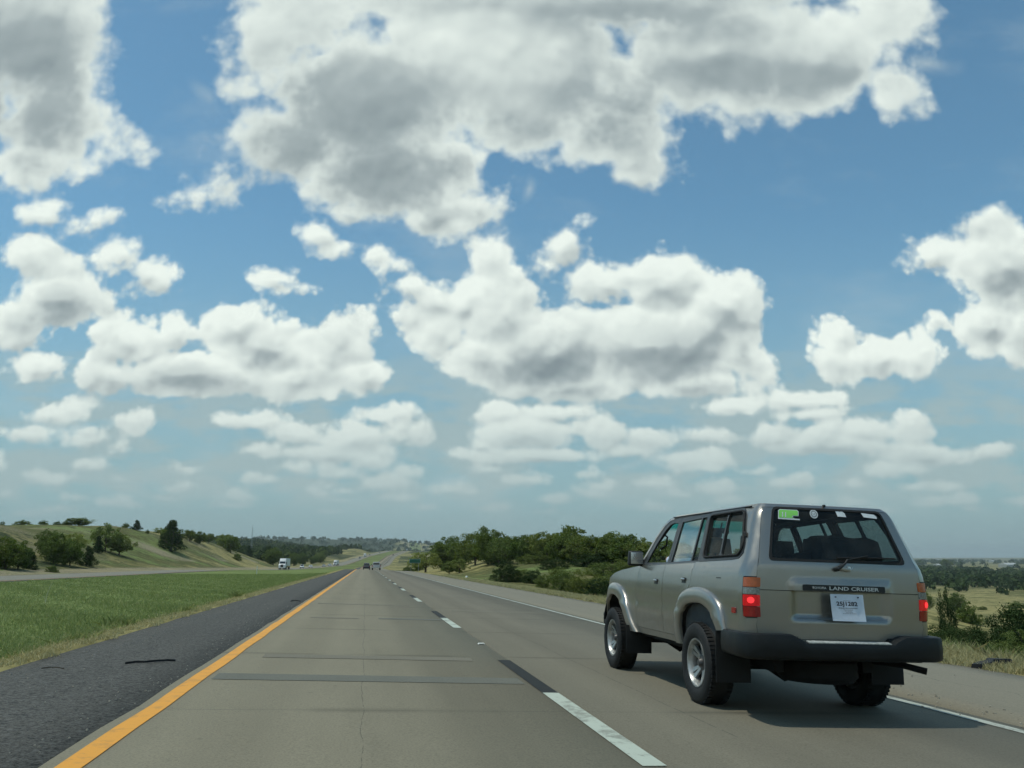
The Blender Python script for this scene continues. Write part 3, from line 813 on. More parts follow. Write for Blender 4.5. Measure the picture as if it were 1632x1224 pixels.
R_OPEN = [(.46, .53), (.455, .70), (.37, .86), (.23, .945), (.0, .975), (-.2, .97), (-.36, .92), (-.47, .83), (-.53, .745)]
R_OUT = [(.66, .53), (.62, .74), (.53, .94), (.36, 1.075), (.10, 1.13), (-.2, 1.13), (-.43, 1.075), (-.59, .965), (-.675, .755)]
F_OPEN = [(2.36, .53), (2.44, .65), (2.54, .80), (2.70, .905), (2.9, .955), (3.12, .945), (3.30, .86), (3.41, .73), (3.45, .60)]
F_OUT = [(2.08, .53), (2.22, .67), (2.35, .85), (2.48, .99), (2.66, 1.08), (2.9, 1.115), (3.18, 1.09), (3.42, .94), (3.56, .62)]
def mid_line(o, i, k): return [(a[0] + (b[0] - a[0]) * k, a[1] + (b[1] - a[1]) * k) for a, b in zip(o, i)]
APER = [(1.86, 1.352), (1.00, 1.368), (.20, 1.388), (-.70, 1.408), (-.84, 1.42), (-.905, 1.47), (-.90, 1.56), (-.80, 1.84), (-.765, 1.89), (-.70, 1.915), (.3, 1.915), (1.20, 1.905), (1.36, 1.885), (1.50, 1.82), (1.66, 1.68), (1.83, 1.46)]
HATCH_SEAM = .80
def lamp_poly(): return [(aX(-.765), .895), (aX(-.765), 1.262), (A0 - .045, 1.262), (A0 - .045, .93), (A0 - .07, .895)]
LAMP = lamp_poly()
hatch = [(aX(-HATCH_SEAM), 1.148), (aX(-.805), 1.30), (aX(-.825), 1.5), (aX(-.845), 1.80), (aX(-.85), 1.905), (aX(.85), 1.905), (aX(.845), 1.80), (aX(.825), 1.5), (aX(.805), 1.30), (aX(HATCH_SEAM), 1.148)]
gate = [(aX(-HATCH_SEAM), .722), (aX(-HATCH_SEAM), 1.142), (aX(HATCH_SEAM), 1.142), (aX(HATCH_SEAM), .722)]
left = [(aX(0), .70), (aX(-.6), .70), (A0 - .02, .70), (-.74, .71)] + \
       [(p[0] - .02, p[1]) for p in reversed(mid_line(R_OUT, R_OPEN, .5))][:1] 
lowL = [(-.74, .70)] + list(reversed(mid_line(R_OUT, R_OPEN, .55))) + [(1.0, .535), (2.0, .53)] + mid_line(F_OUT, F_OPEN, .55) + [(3.66, .60), (3.74, .72),
        (3.735, .93), (3.67, 1.00), (3.57, 1.065), (3.34, 1.17), (3.01, 1.245), (2.65, 1.29), (2.17, 1.325), (1.96, 1.335), (1.92, 1.42), (1.76, 1.63), (1.56, 1.83), (1.40, 1.915), (1.30, 1.944)]
outline = lowL + [(.4, 1.944), (-.5, 1.944), (A0 - AC / 2, 1.944), (aX(0), 1.944)]
outline = outline + list(both(outline))[1:] + [(aX(.6), .70), (aX(0), .70), (aX(-.6), .70), (A0 - .02, .70)]
DOOR_F = [(2.02, .60), (2.02, 1.06), (1.93, 1.30), (1.86, 1.347), (1.005, 1.364), (1.045, 1.10), (1.05, .60)]
DOOR_R = [(1.035, .60), (1.03, 1.10), (.99, 1.364), (.13, 1.386), (.185, 1.16), (.25, 1.105), (.37, 1.06), (.50, .955), (.60, .76), (.64, .60)]
holes = []
for f_ in (lambda q: q, both):
    holes += [f_(APER), f_(DOOR_F), f_(DOOR_R), f_(rounded(LAMP, .02))]
# merge aperture with door tops is not needed: a thin sill of body stays between them
holes += [grow(hatch, .004), grow(gate, .003)]
body = panel('body', outline, holes, M['paint'], suv, step=.07)

# roof skin
bd = [shell(a, 1.944) for a in np.linspace(1.30, aR(1.30), 150)]
cR = Vector((0, .18, 1.944)); fr = [Vector((bd[-1].x + (bd[0].x - bd[-1].x) * k / 14, 1.30 + .04 * math.sin(math.pi * k / 14), 1.944)) for k in range(1, 14)]
ring0 = bd + fr; G_ = Geo(); V = []; ks = [1, .985, .95, .9, .8, .65, .5, .3, .1]
for k in ks:
    for p in ring0:
        V.append((cR.x + (p.x - cR.x) * k, cR.y + (p.y - cR.y) * k, 1.944 + .052 * (1 - k ** 3.0)))
n = len(ring0); F = [(i * n + j, i * n + (j + 1) % n, (i + 1) * n + (j + 1) % n, (i + 1) * n + j) for i in range(len(ks) - 1) for j in range(n)]
F.append(tuple(range((len(ks) - 1) * n, len(ks) * n)))
roof = mesh_obj('roof', V, F, M['paint'], suv, True, 50)
for s in (-1, 1):
    g = Geo(); g.tube([(s * (float(W_(1.92)) + .004), y, 1.921) for y in np.linspace(-.80, 1.30, 30)], .008, 6)
    g.obj('drip_rail', M['trim'], suv)
inner = [(x * .965, .18 + (y - .18) * .97, z - .035) for x, y, z in V]
mesh_obj('headlining', inner, [tuple(reversed(f)) for f in F], M['liner'], suv, True)
# inner trim of the sides and tail
inh = [grow(f_(APER), -.03) for f_ in (lambda q: q, both)] + [rounded([(aX(-.70), 1.43), (aX(-.70), 1.895), (aX(.70), 1.895), (aX(.70), 1.43)], .05)]
oin = [(aX(0), .60), (A0, .60), (.8, .60), (2.0, .60), (2.0, 1.33), (1.90, 1.42), (1.74, 1.63), (1.54, 1.83), (1.30, 1.92), (.3, 1.92), (A0, 1.92), (aX(0), 1.92)]
oin = oin + list(both(oin))[1:-1]
panel('inner_trim', oin, inh, M['liner'], suv, off=-.045, step=.10, rim=0)

# hood, windscreen, nose
ff = hermite([1.9, 2.17, 2.65, 3.01, 3.34, 3.57, 3.67, 3.74], [1.337, 1.325, 1.29, 1.245, 1.17, 1.065, 1.0, .93])
g = Geo(); pts = []; yy = list(np.linspace(1.93, 3.3, 16)) + [3.4, 3.5, 3.58, 3.64, 3.69, 3.735]
tt = [-1, -.985, -.95, -.9, -.8, -.6, -.3, 0, .3, .6, .8, .9, .95, .985, 1]
for y in yy:
    z0 = float(ff(y)); w = abs(shell_raw(y, z0).x)
    for q in tt: pts.append((q * w, y, z0 + .040 * (1 - abs(q) ** 5) + .02 * (1 - q * q)))
g.grid(pts, len(yy), len(tt)); g.obj('hood', M['paint'], suv, True, 60)
def wind(u_, v_):
    zb, zt = 1.365, 1.945; z = zb + (zt - zb) * v_; w = .845 - .215 * v_; y = 1.99 - .67 * v_ ** 1.05
    return Vector((u_ * w, y + .10 * (1 - u_ * u_) * (1 - .5 * v_), z))
g = Geo(); nu, nv = 13, 9
g.grid([wind(-1 + 2 * j / (nu - 1), i / (nv - 1)) for i in range(nv) for j in range(nu)], nv, nu)
ws = g.obj('windshield', M['windshield'], suv)
g = Geo(); g.tube([wind(-1, k / 8.4) for k in range(9)], .026, 6); g.tube([wind(1, k / 8.4) for k in range(9)], .026, 6)
g.tube([wind(-1 + k / 6, .985) for k in range(13)], .008, 6); g.tube([wind(-1 + k / 6, 0) for k in range(13)], .02, 6)
g.obj('windshield_frame', M['trim'], ws)
g = Geo(); g.box((0, 3.70, .80), (1.50, .10, .34)); bevel(g.obj('grille', M['trim'], suv), .02)
for s in (-1, 1):
    g = Geo(); g.box((s * .62, 3.745, .86), (.24, .06, .17)); h = bevel(g.obj('headlight', M['clear'], suv), .02)
g = Geo(); g.box((0, 3.74, .60), (1.66, .20, .19)); bevel(g.obj('front_bumper', M['bumper'], suv), .04, 3)

# doors with handles, frames, panes
def handle_at(a, z, parent, side):
    g = Geo(); m_ = shell(a, z, .004)
    f_ = (lambda da, dz, o: shell(a + da, z + dz, o))
    rim_ = [(-.058, -.028), (.058, -.028), (.058, .028), (-.058, .028)]
    vs_ = [f_(p, q, .003) for p, q in rim_] + [f_(p * .72, q * .55, -.004 + .006) for p, q in rim_]
    g.add(vs_, [(0, 1, 5, 4), (1, 2, 6, 5), (2, 3, 7, 6), (3, 0, 4, 7), (4, 5, 6, 7)])
    o = g.obj('handle_recess', M['trim'], parent, smooth=False)
    g = Geo(); g.tube([f_(-.045, .010, .012), f_(-.02, .012, .024), (f_(.02, .012, .024)), f_(.045, .010, .012)], [.008, .011, .011, .008], 8)
    g.obj('handle', M['chrome'], parent)
GL_F = [(1.72, 1.385), (1.68, 1.48), (1.58, 1.62), (1.43, 1.77), (1.33, 1.83), (1.22, 1.855), (1.055, 1.845), (1.025, 1.50), (1.005, 1.388)]
GL_R = [(.885, 1.390), (.305, 1.402), (.365, 1.868), (.925, 1.850)]
GL_R2 = [(.272, 1.403), (.105, 1.407), (.215, 1.872), (.335, 1.869)]
GL_Q = rounded([(-.055, 1.445), (-.815, 1.462), (-.865, 1.55), (-.745, 1.868), (.07, 1.862)], .05)
GL_Q1 = rounded([(-.06, 1.448), (-.415, 1.455), (-.345, 1.862), (.064, 1.858)], .03)
GL_Q2 = rounded([(-.445, 1.456), (-.808, 1.464), (-.858, 1.55), (-.742, 1.862), (-.372, 1.863)], .04)
FR_F = [(1.86, 1.352), (.945, 1.369), (.985, 1.908), (1.20, 1.903), (1.35, 1.882), (1.49, 1.82), (1.65, 1.68), (1.82, 1.46)]
FR_R = [(.938, 1.369), (.035, 1.39), (.150, 1.912), (.978, 1.908)]
FR_Q = [(.028, 1.39), (-.70, 1.410), (-.835, 1.422), (-.90, 1.472), (-.895, 1.56), (-.798, 1.84), (-.762, 1.888), (-.70, 1.912), (.143, 1.912)]
for sd, fn in ((-1, lambda q: q), (1, both)):
    mir = (lambda a: a) if sd < 0 else (lambda a: 2 * (A0 - AC - XR) - a)
    d = panel('door', fn(grow(DOOR_F, -.004)), [], M['paint'], suv, step=.07)
    if sd < 0: tag(d, 'left front door, window wound down')
    panel('window_frame', fn(FR_F), [fn(GL_F)], M['frame'], d, off=-.004, rim=.02)
    handle_at(mir(1.24), 1.165, d, sd)
    if sd > 0: panel('window', fn(grow(GL_F, .006)), [], M['sideglass'], d, off=-.018, rim=0)
    d = panel('door', fn(grow(DOOR_R, -.004)), [], M['paint'], suv, step=.07)
    panel('window_frame', fn(FR_R), [fn(GL_R), fn(GL_R2)], M['frame'], d, off=-.003, rim=.02)
    panel('window', fn(grow(GL_R, .006)), [], M['sideglass'], d, off=-.016, rim=0)
    panel('window', fn(grow(GL_R2, .006)), [], M['sideglass'], d, off=-.016, rim=0)
    handle_at(mir(.36), 1.195, d, sd)
    q = panel('quarter_window_frame', fn(FR_Q), [fn(GL_Q1), fn(GL_Q2)], M['frame'], suv, off=.004, rim=.03)
    panel('window', fn(grow(GL_Q1, .006)), [], M['sideglass'], q, off=-.012, rim=0)
    panel('window', fn(grow(GL_Q2, .006)), [], M['sideglass'], q, off=-.012, rim=0)
    g = Geo(); g.tube([shell(mir(a), z, .012) for a, z in dense(rounded([(-.045, 1.432), (-.835, 1.45), (-.885, 1.55), (-.757, 1.880), (.085, 1.873)], .06), .05)], .012, 6, closed=True)
    g.obj('rubber_seal', M['rubber'], q)
    g = Geo(); g.tube([shell(mir(-.905), 1.62, .01), shell(mir(-.885), 1.655, .018), shell(mir(-.855), 1.66, .012)], .012, 6); g.obj('latch', M['rubber'], q)
# fuel flap notch, side marker
mk = panel('side_marker', rounded([(aL(-.88), .925), (aL(-.80), .925), (aL(-.80), .975), (aL(-.88), .975)], .008), [], M['red'], suv, off=.008, step=.03)
panel('side_marker', both(rounded([(aL(-.88), .925), (aL(-.80), .925), (aL(-.80), .975), (aL(-.88), .975)], .008)), [], M['red'], suv, off=.008, step=.03)
panel('fuel_flap_catch', [(-.565, 1.232), (-.475, 1.232), (-.475, 1.240), (-.565, 1.240)], [], M['trim'], suv, off=.0035, step=.03, rim=.004)

# wheel-arch flares
for sd, fn in ((-1, lambda q: q), (1, both)):
    mir = (lambda a: a) if sd < 0 else (lambda a: 2 * (A0 - AC - XR) - a)
    for OUT, OPEN, cy in ((R_OUT, R_OPEN, -.04), (F_OUT, F_OPEN, 2.92)):
        o_ = []; p_ = []
        for src, dst in ((OUT, o_), (OPEN, p_)):
            fx = hermite(range(len(src)), [q[0] for q in src]); tt_ = np.linspace(0, len(src) - 1, 41)
            for q in tt_:                       # Catmull-Rom through the points
                i = min(int(q), len(src) - 2); u_ = q - i
                P0, P1_c, P2_c, P3 = (Vector(src[max(i - 1, 0)]), Vector(src[i]), Vector(src[i + 1]), Vector(src[min(i + 2, len(src) - 1)]))
                dst.append(.5 * (2 * P1_c + (P2_c - P0) * u_ + (2 * P0 - 5 * P1_c + 4 * P2_c - P3) * u_ ** 2 + (3 * P1_c - P0 - 3 * P2_c + P3) * u_ ** 3))
        pts = []
        for a, b in zip(o_, p_):
            for k, of in ((0, -.004), (.0, .004), (.04, .020), (.10, .032), (.30, .040), (.60, .044), (.88, .044), (.97, .038), (1.0, .026), (1.01, -.004)):
                q = a + (b - a) * k; s_ = shell_raw(mir(q.x), q.y)
                s_ = shell(mir(q.x), q.y); pts.append(Vector((s_.x + sd * of, s_.y, s_.z)))
        g = Geo(); g.grid(pts, len(o_), 10); g.obj('fender_flare', M['flare'], suv, True, 50)
        # wheel well behind it
        pts = []
        for b in p_:
            c_ = Vector((cy, .62)); q = c_ + (b - c_) * 1.012; q.y = max(q.y, .50)
            for x in (.925, .45): pts.append(Vector((sd * x, q.x, q.y)))
        g = Geo(); g.grid(pts, len(p_), 2); g.add([pts[2 * k_ + 1] for k_ in range(len(p_))], [tuple(range(len(p_)))]); g.obj('wheel_well', M['under'], suv)

# hatch and tailgate
RW = rounded([(aX(-.72), 1.408), (aX(-.72), 1.912), (aX(.72), 1.912), (aX(.72), 1.408)], .055)
RWG = rounded([(aX(-.695), 1.43), (aX(-.695), 1.893), (aX(.695), 1.893), (aX(.695), 1.43)], .05)
def x_of(a): return -(a - (A0 - AC)) - XR
def garnish(a, z):
    x = x_of(a); e = .030
    return .020 * float(sstep(.50, .47, abs(x)) * sstep(1.245, 1.215, z)) if abs(x) < .52 else 0.0
def hatch_step(a, z): return garnish(a, z)
h_up = panel('hatch', hatch, [RW], M['paint'], suv, step=.035, extra=hatch_step)
panel('glass_frame', RW, [RWG], M['rubber'], h_up, off=.006, step=.05, rim=.03)
rw = panel('rear_window', grow(RWG, .006), [], M['rearglass'], h_up, off=-.004, step=.06, rim=0)
def recess(a, z):
    x = x_of(a)
    ins = sstep(.50, .41, abs(x - .0)) * sstep(.885, .925, z)
    return -.045 * float(ins)
h_lo = panel('tailgate', gate, [], M['paint'], suv, step=.0225, extra=recess, sharp=60)
bgo = panel('name_strip', rounded([(aX(-.385), 1.150), (aX(-.385), 1.205), (aX(.415), 1.205), (aX(.415), 1.150)], .012), [], M['trim'], h_lo, off=.026, step=.04, rim=.03)
def text_mesh(body_, size, weight=0.0, extr=0.0):
    cu = bpy.data.curves.new('lettering', 'FONT'); cu.body = body_; cu.size = size; cu.offset = weight; cu.align_x = 'LEFT'; cu.resolution_u = 3
    o = bpy.data.objects.new('lettering', cu); COL.objects.link(o)
    dg = bpy.context.evaluated_depsgraph_get(); dg.update(); me = bpy.data.meshes.new_from_object(o.evaluated_get(dg))
    bpy.data.objects.remove(o)
    return me
def text_on(body_, x0, x1, z0, z1, mat, parent, off, weight=0.0, name='lettering', mapf=None):
    """letters laid on the tail, stretched into the given box"""
    me = text_mesh(body_, 1.0, weight)
    co = np.array([v.co[:] for v in me.vertices]); mn, mx = co.min(0), co.max(0)
    mapf = mapf or (lambda x, z: shell(aX(x), z, off))
    for v in me.vertices:
        x = x0 + (v.co.x - mn[0]) / (mx[0] - mn[0]) * (x1 - x0); z = z0 + (v.co.y - mn[1]) / (mx[1] - mn[1]) * (z1 - z0)
        v.co = mapf(x, z)
    me.materials.clear(); me.materials.append(mat)
    o = bpy.data.objects.new(name, me); link(o, parent); return o
text_on('TOYOTA', -.300, -.165, 1.168, 1.188, M['lettering'], h_lo, .029, .012)
text_on('LAND CRUISER', -.135, .350, 1.161, 1.193, M['lettering'], h_lo, .029, .018)
# temporary paper plate, its lower edge lifted by the wind
def plate_map(x, z):
    k = (1.128 - z) / .235
    return Vector((x + .012 * k, float(RR_(1.1)) - .045 - .028 - .020 * k * k - .010 * math.sin(x * 9) * k, z))
g = Geo(); nx, nz = 7, 9
g.grid([plate_map(-.145 + .325 * j / (nx - 1) * (1 - .03 * i / (nz - 1)), 1.128 - .235 * i / (nz - 1)) for i in range(nz) for j in range(nx)], nz, nx)
pl_ = g.obj('paper_plate', M['paper'], suv)
up = lambda x, z: plate_map(x, z) + Vector((0, -.0025, 0))
text_on('25J1282', -.092, .112, 1.016, 1.064, M['ink'], pl_, 0, .028, mapf=up)
g = Geo()
def bar(x0, x1, z, h):
    g.add([up(x0, z), up(x1, z), up(x1, z + h), up(x0, z + h)], [(0, 1, 2, 3)])
random.seed(4)
for z, x0, x1, h in ((1.070, -.02, .045, .004), (1.003, -.075, .105, .008), (.990, -.03, .065, .004), (.980, -.02, .05, .004), (.968, -.01, .055, .004), (.958, -.04, .09, .004)):
    x = x0
    while x < x1:
        wd = random.uniform(.006, .016); bar(x, min(x + wd, x1), z, h); x += wd + .004
g.obj('small_print', M['inkgrey'], pl_, smooth=False)
for x in (-.095, .125):
    g = Geo(); c_ = plate_map(x, 1.103); g.box((c_.x, c_.y - .004, c_.z), (.012, .008, .010)); g.obj('plate_screw', M['ink'], pl_, smooth=False)
# hatch handle and key lock, wiper, washer jet
def onr(x, z, off): return shell(aX(x), z, off)
g = Geo(); g.box(onr(.02, 1.352, .016), (.13, .030, .034), rot=Matrix.Rotation(R(8), 3, 'Y')); bevel(g.obj('hatch_handle', M['flare'], h_up), .008)
g = Geo(); g.tube([onr(.075, 1.358, .004), onr(.075, 1.358, .026)], .018, 12); g.tube([onr(.12, 1.365, .012), onr(.075, 1.335, .02)], .005, 6); g.obj('lock', M['chrome'], h_up)
wp = Geo(); wp.tube([onr(-.055, 1.345, .01), onr(-.05, 1.35, .045), onr(.02, 1.385, .05), onr(.06, 1.425, .045)], [.020, .020, .010, .008], 8)
wp.tube([onr(.06, 1.425, .045), onr(.30, 1.470, .035)], .007, 6)
w_ = wp.obj('wiper_arm', M['trim'], h_up)
g = Geo(); g.tube([onr(x, 1.447 + .012 * math.sin((x + .03) * 2.2), .022) for x in np.linspace(-.03, .60, 12)], .008, 6); g.obj('wiper_blade', M['rubber'], w_) if False else g.obj('wiper_blade', M['rubber'], h_up)
g = Geo(); g.box(onr(-.03, 1.945 - .012, .012) + Vector((0, 0, 0)), (.022, .03, .024)); bevel(g.obj('washer_jet', M['trim'], h_up), .006)
# stickers behind / on the rear window
def flat_on(poly, z_off, mat, name, parent=h_up):
    g = Geo(); k = 797
    pts = [onr(x, z, z_off) for x, z in poly]; g.add(pts, [tuple(range(len(pts)))]); return g.obj(name, mat, parent, smooth=False)
def rx(x): return x * XR / .635          # actual metres at the top of the glass to the map's sideways scale
st = flat_on([(rx(a), b) for a, b in [(-.515, 1.795), (-.305, 1.790), (-.305, 1.803), (-.355, 1.805), (-.375, 1.815), (-.365, 1.828), (-.315, 1.828), (-.310, 1.873), (-.325, 1.888), (-.500, 1.889), (-.517, 1.878)]], .004, M['sticker'], 'green_decal')
flat_on([(rx(a), b) for a, b in [(-.508, 1.808), (-.365, 1.808), (-.385, 1.818), (-.370, 1.833), (-.322, 1.834), (-.318, 1.872), (-.330, 1.882), (-.498, 1.883), (-.509, 1.874)]], .0055, M['green'], 'lettering')
for (a, b, c, d) in ((-.478, 1.815, -.468, 1.862), (-.448, 1.815, -.438, 1.862)):
    flat_on([(rx(a), b), (rx(c), b), (rx(c), d), (rx(a), d)], .0066, M['sticker'], 'lettering')
def ring(cx_, cz, r0, r1, off, mat, n=24):
    g = Geo(); pts = []
    for k in range(n):
        a = 2 * math.pi * k / n
        for r_ in (r0, r1): pts.append(onr(rx(cx_ + r_ * math.cos(a)), cz + r_ * math.sin(a), off))
    g.add(pts, [(2 * k, 2 * k + 1, (2 * k + 3) % (2 * n), (2 * k + 2) % (2 * n)) for k in range(n)]); return g.obj('round_emblem', mat, h_up, smooth=False)
ring(-.158, 1.855, .002, .042, .004, M['dullsticker']); ring(-.158, 1.855, .034, .041, .0055, M['sticker']); ring(-.158, 1.855, .014, .020, .0055, M['sticker'])
flat_on([(rx(a), b) for a, b in [(-.162, 1.842), (-.154, 1.842), (-.154, 1.868), (-.162, 1.868)]], .0058, M['sticker'], 'round_emblem')
flat_on([(rx(a), b) for a, b in [(.085, 1.842), (.175, 1.840), (.172, 1.875), (.150, 1.898), (.125, 1.890), (.10, 1.895), (.078, 1.900)]], .004, M['sticker'], 'torn_sticker')
flat_on([(rx(a), b) for a, b in [(.365, 1.848), (.505, 1.838), (.512, 1.858), (.495, 1.878), (.355, 1.888)]], .004, M['sticker'], 'white_label')
flat_on([(rx(a), b) for a, b in [(-.50, 1.478), (-.405, 1.476), (-.405, 1.515), (-.50, 1.517)]], .003, M['dullsticker'], 'faded_label') if False else None

# lamps
for sd, fn in ((-1, lambda q: q), (1, both)):
    mir = (lambda a: a) if sd < 0 else (lambda a: 2 * (A0 - AC - XR) - a)
    x_in, a_out = aX(-.772), A0 - .055
    hs = panel('tail_light', fn(rounded(LAMP, .02)), [], M['trim'], suv, off=-.004, step=.04, rim=.02)
    def lens(nm, z0, z1, mat, off=.006, a0=None, a1=None):
        aa, bb = (a0 if a0 is not None else x_in), (a1 if a1 is not None else a_out)
        return panel(nm, fn(rounded([(aa, z0), (aa, z1), (bb, z1), (bb, z0)], .010)), [], mat, hs, off=off, step=.022, rim=.012)
    lens('amber_lens', 1.168, 1.252, M['amber']); lens('clear_lens', 1.104, 1.162, M['clear'])
    lens('red_lens', 1.00, 1.098, M['brake']); lens('red_lens', .906, .996, M['red'])
    c_ = shell(mir(x_in + .085), 1.052, .0085); g = Geo()
    n_ = (shell(mir(x_in + .085), 1.052, .02) - shell(mir(x_in + .085), 1.052, 0)).normalized(); q_ = n_.to_track_quat('Z', 'Y')
    g.add([c_ + q_ @ Vector((.032 * math.cos(k * math.pi / 8), .028 * math.sin(k * math.pi / 8), 0)) for k in range(16)], [tuple(range(16))])
    g.obj('bulb', M['bulb'], hs, smooth=False)

# rear bumper: one swept section with raised ends and a lower step in the middle
path = [(-.955, -.66), (-.975, -.85), (-.985, -1.05), (-.975, -1.16), (-.94, -1.235), (-.87, -1.275), (-.70, -1.29), (-.56, -1.295), (-.47, -1.30), (-.43, -1.30), (-.2, -1.305), (0, -1.31)]
path = path + [(-x, y) for x, y in reversed(path[:-1])]
pts = []; 
for i, (x, y) in enumerate(path):
    a, b = path[max(i - 1, 0)], path[min(i + 1, len(path) - 1)]
    d = Vector((b[0] - a[0], b[1] - a[1])).normalized(); nrm = Vector((d.y, -d.x))
    if nrm.dot(Vector((x, y + .3))) < 0: nrm = -nrm
    hi = .772 if abs(x) > .50 else (.705 if abs(x) < .44 else .735)
    inw = .22 if abs(x) < .8 else .10
    for o, z in ((-inw, hi - .004), (-.030, hi), (-.008, hi - .008), (0, hi - .03), (.004, .66), (.0, .585), (-.012, .562), (-.05, .548), (-inw, .548)):
        pts.append((x + nrm.x * o, y + nrm.y * o, z))
g = Geo(); g.grid(pts, len(path), 9); n9 = len(path); g.add(pts[:9], [tuple(range(9))]); g.add(pts[-9:], [tuple(reversed(range(9)))])
bp = g.obj('rear_bumper', M['bumper'], suv, True, 48)
g = Geo(); g.box((.0, -1.262, .7085), (.80, .062, .010), rot=Matrix.Rotation(R(12), 3, 'X')); bevel(g.obj('step_plate', M['steppad'], bp), .003)
g = Geo(); g.box((0, -1.13, .72), (1.5, .06, .05)); g.obj('bumper_bracket', M['under'], suv)

# wheels
def wheel(x, y, steer=0):
    wh = empty('wheel', suv, (x, y, .392)); s = -1 if x < 0 else 1
    g = Geo(); tr = .392; hw = .136
    prof = [(.235, -hw * .82), (.262, -hw * .98), (.31, -hw * 1.03), (.350, -hw), (.375, -hw * .92), (tr - .004, -hw * .78), (tr, -hw * .6), (tr, hw * .6), (tr - .004, hw * .78), (.375, hw * .92), (.350, hw), (.31, hw * 1.03), (.262, hw * .98), (.235, hw * .82)]
    prof = [(r_, s * h) for r_, h in prof]
    g.lathe(prof, 'X', 56)
    for k in range(56):                       # tread blocks on the shoulders
        a = 2 * math.pi * k / 56
        for hh in (-.088, .088):
            g.box((hh, (tr - .001) * math.cos(a), (tr - .001) * math.sin(a)), (.055, .024, .014), rot=Matrix.Rotation(a - math.pi / 2, 3, 'X'))
    ty = g.obj('tyre', M['rubber'], wh, True, 40)
    g = Geo(); so = s
    g.lathe([(.240, so * .110), (.236, so * .122), (.222, so * .120), (.208, so * .098), (.205, so * .04), (.20, so * -.05), (.235, so * -.10)], 'X', 48)
    rm = g.obj('rim', M['alloy'], wh, True, 40)
    g = Geo()
    for k in range(5):
        a = 2 * math.pi * k / 5 + .3; ro = Matrix.Rotation(a, 3, 'X')
        for dx in (-.026, .026):
            ps = []
            for r_, w_s, h in ((.055, .019, .050), (.13, .017, .062), (.210, .024, .086)):
                for q, hh in ((-w_s, h), (w_s, h), (w_s, h - .03), (-w_s, h - .03)):
                    ps.append(ro @ Vector((so * hh, q + dx * (r_ / .16), r_)))
            g.add(ps, [(4 * i + j, 4 * i + (j + 1) % 4, 4 * i + 4 + (j + 1) % 4, 4 * i + 4 + j) for i in range(2) for j in range(4)] + [(8, 9, 10, 11)])
    g.obj('spokes', M['alloy'], wh, True, 30)
    g = Geo(); g.lathe([(0, so * .02), (.205, so * .03)], 'X', 32); g.obj('brake_disc', M['under'], wh)
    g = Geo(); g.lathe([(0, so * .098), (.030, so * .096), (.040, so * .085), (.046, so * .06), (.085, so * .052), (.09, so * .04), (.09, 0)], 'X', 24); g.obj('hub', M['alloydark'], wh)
    return wh
for x in (-.835, .835):
    wheel(x, -.03); wheel(x, 2.93)

# underside
g = Geo(); g.box((0, 1.3, .56), (1.52, 3.6, .16)); g.box((-.45, 1.3, .46), (.10, 4.2, .12)); g.box((.45, 1.3, .46), (.10, 4.2, .12)); g.box((0, -.95, .60), (1.5, .5, .12))
g.box((-.20, 1.35, .40), (.35, .55, .14)); g.box((.25, .9, .42), (.3, .8, .12))
g.obj('chassis', M['under'], suv, smooth=False)
for y in (-.03, 2.93):
    g = Geo(); g.tube([(-.7, y, .39), (.7, y, .39)], .055, 10); g.tube([(-.16, y, .39), (.0, y, .37), (.16, y, .39)], [.07, .15, .07], 12); g.obj('axle', M['under'], suv)
g = Geo(); g.lathe([(.20, -.10), (.33, -.12), (.375, -.07), (.375, .07), (.33, .12), (.20, .10)], 'Z', 36, (0.07, -.55, .42)); g.lathe([(.0, .0), (.2, .0)], 'Z', 20, (.07, -.55, .42)); g.obj('spare_wheel', M['under'], suv)
g = Geo(); g.tube([(.55, -.3, .50), (.60, -.7, .50), (.74, -.90, .49), (.925, -1.01, .445)], [.030, .030, .030, .032], 10); g.obj('exhaust_pipe', M['under'], suv)
g = Geo(); g.tube([(-.35, .2, .46), (-.30, -.9, .44), (-.12, -1.05, .47)], .03, 8); g.obj('tow_hook', M['chrome'], suv) if False else None
def flap(x, y, z0, z1, w):
    g = Geo(); g.box((x, y, (z0 + z1) / 2), (w, .012, z1 - z0)); bevel(g.obj('mud_flap', M['rubber'], suv), .004)
for s in (-1, 1):
    flap(s * .80, -.575, .27, .74, .35); flap(s * .80, 2.27, .255, .60, .34)

# door mirrors
for s in (-1, 1):
    g = Geo(); g.box((s * .965, 1.90, 1.432), (.20, .10, .185), taper=(.9, .9)); mo = bevel(g.obj('door_mirror', M['trim'], suv), .035, 3)
    g = Geo(); g.box((s * .965, 1.845, 1.435), (.155, .008, .140)); bevel(g.obj('mirror_glass', M['chrome'], mo), .003)
    g = Geo(); g.tube([(s * .86, 1.92, 1.375), (s * .93, 1.92, 1.385)], .022, 8); g.obj('mirror_arm', M['trim'], mo)

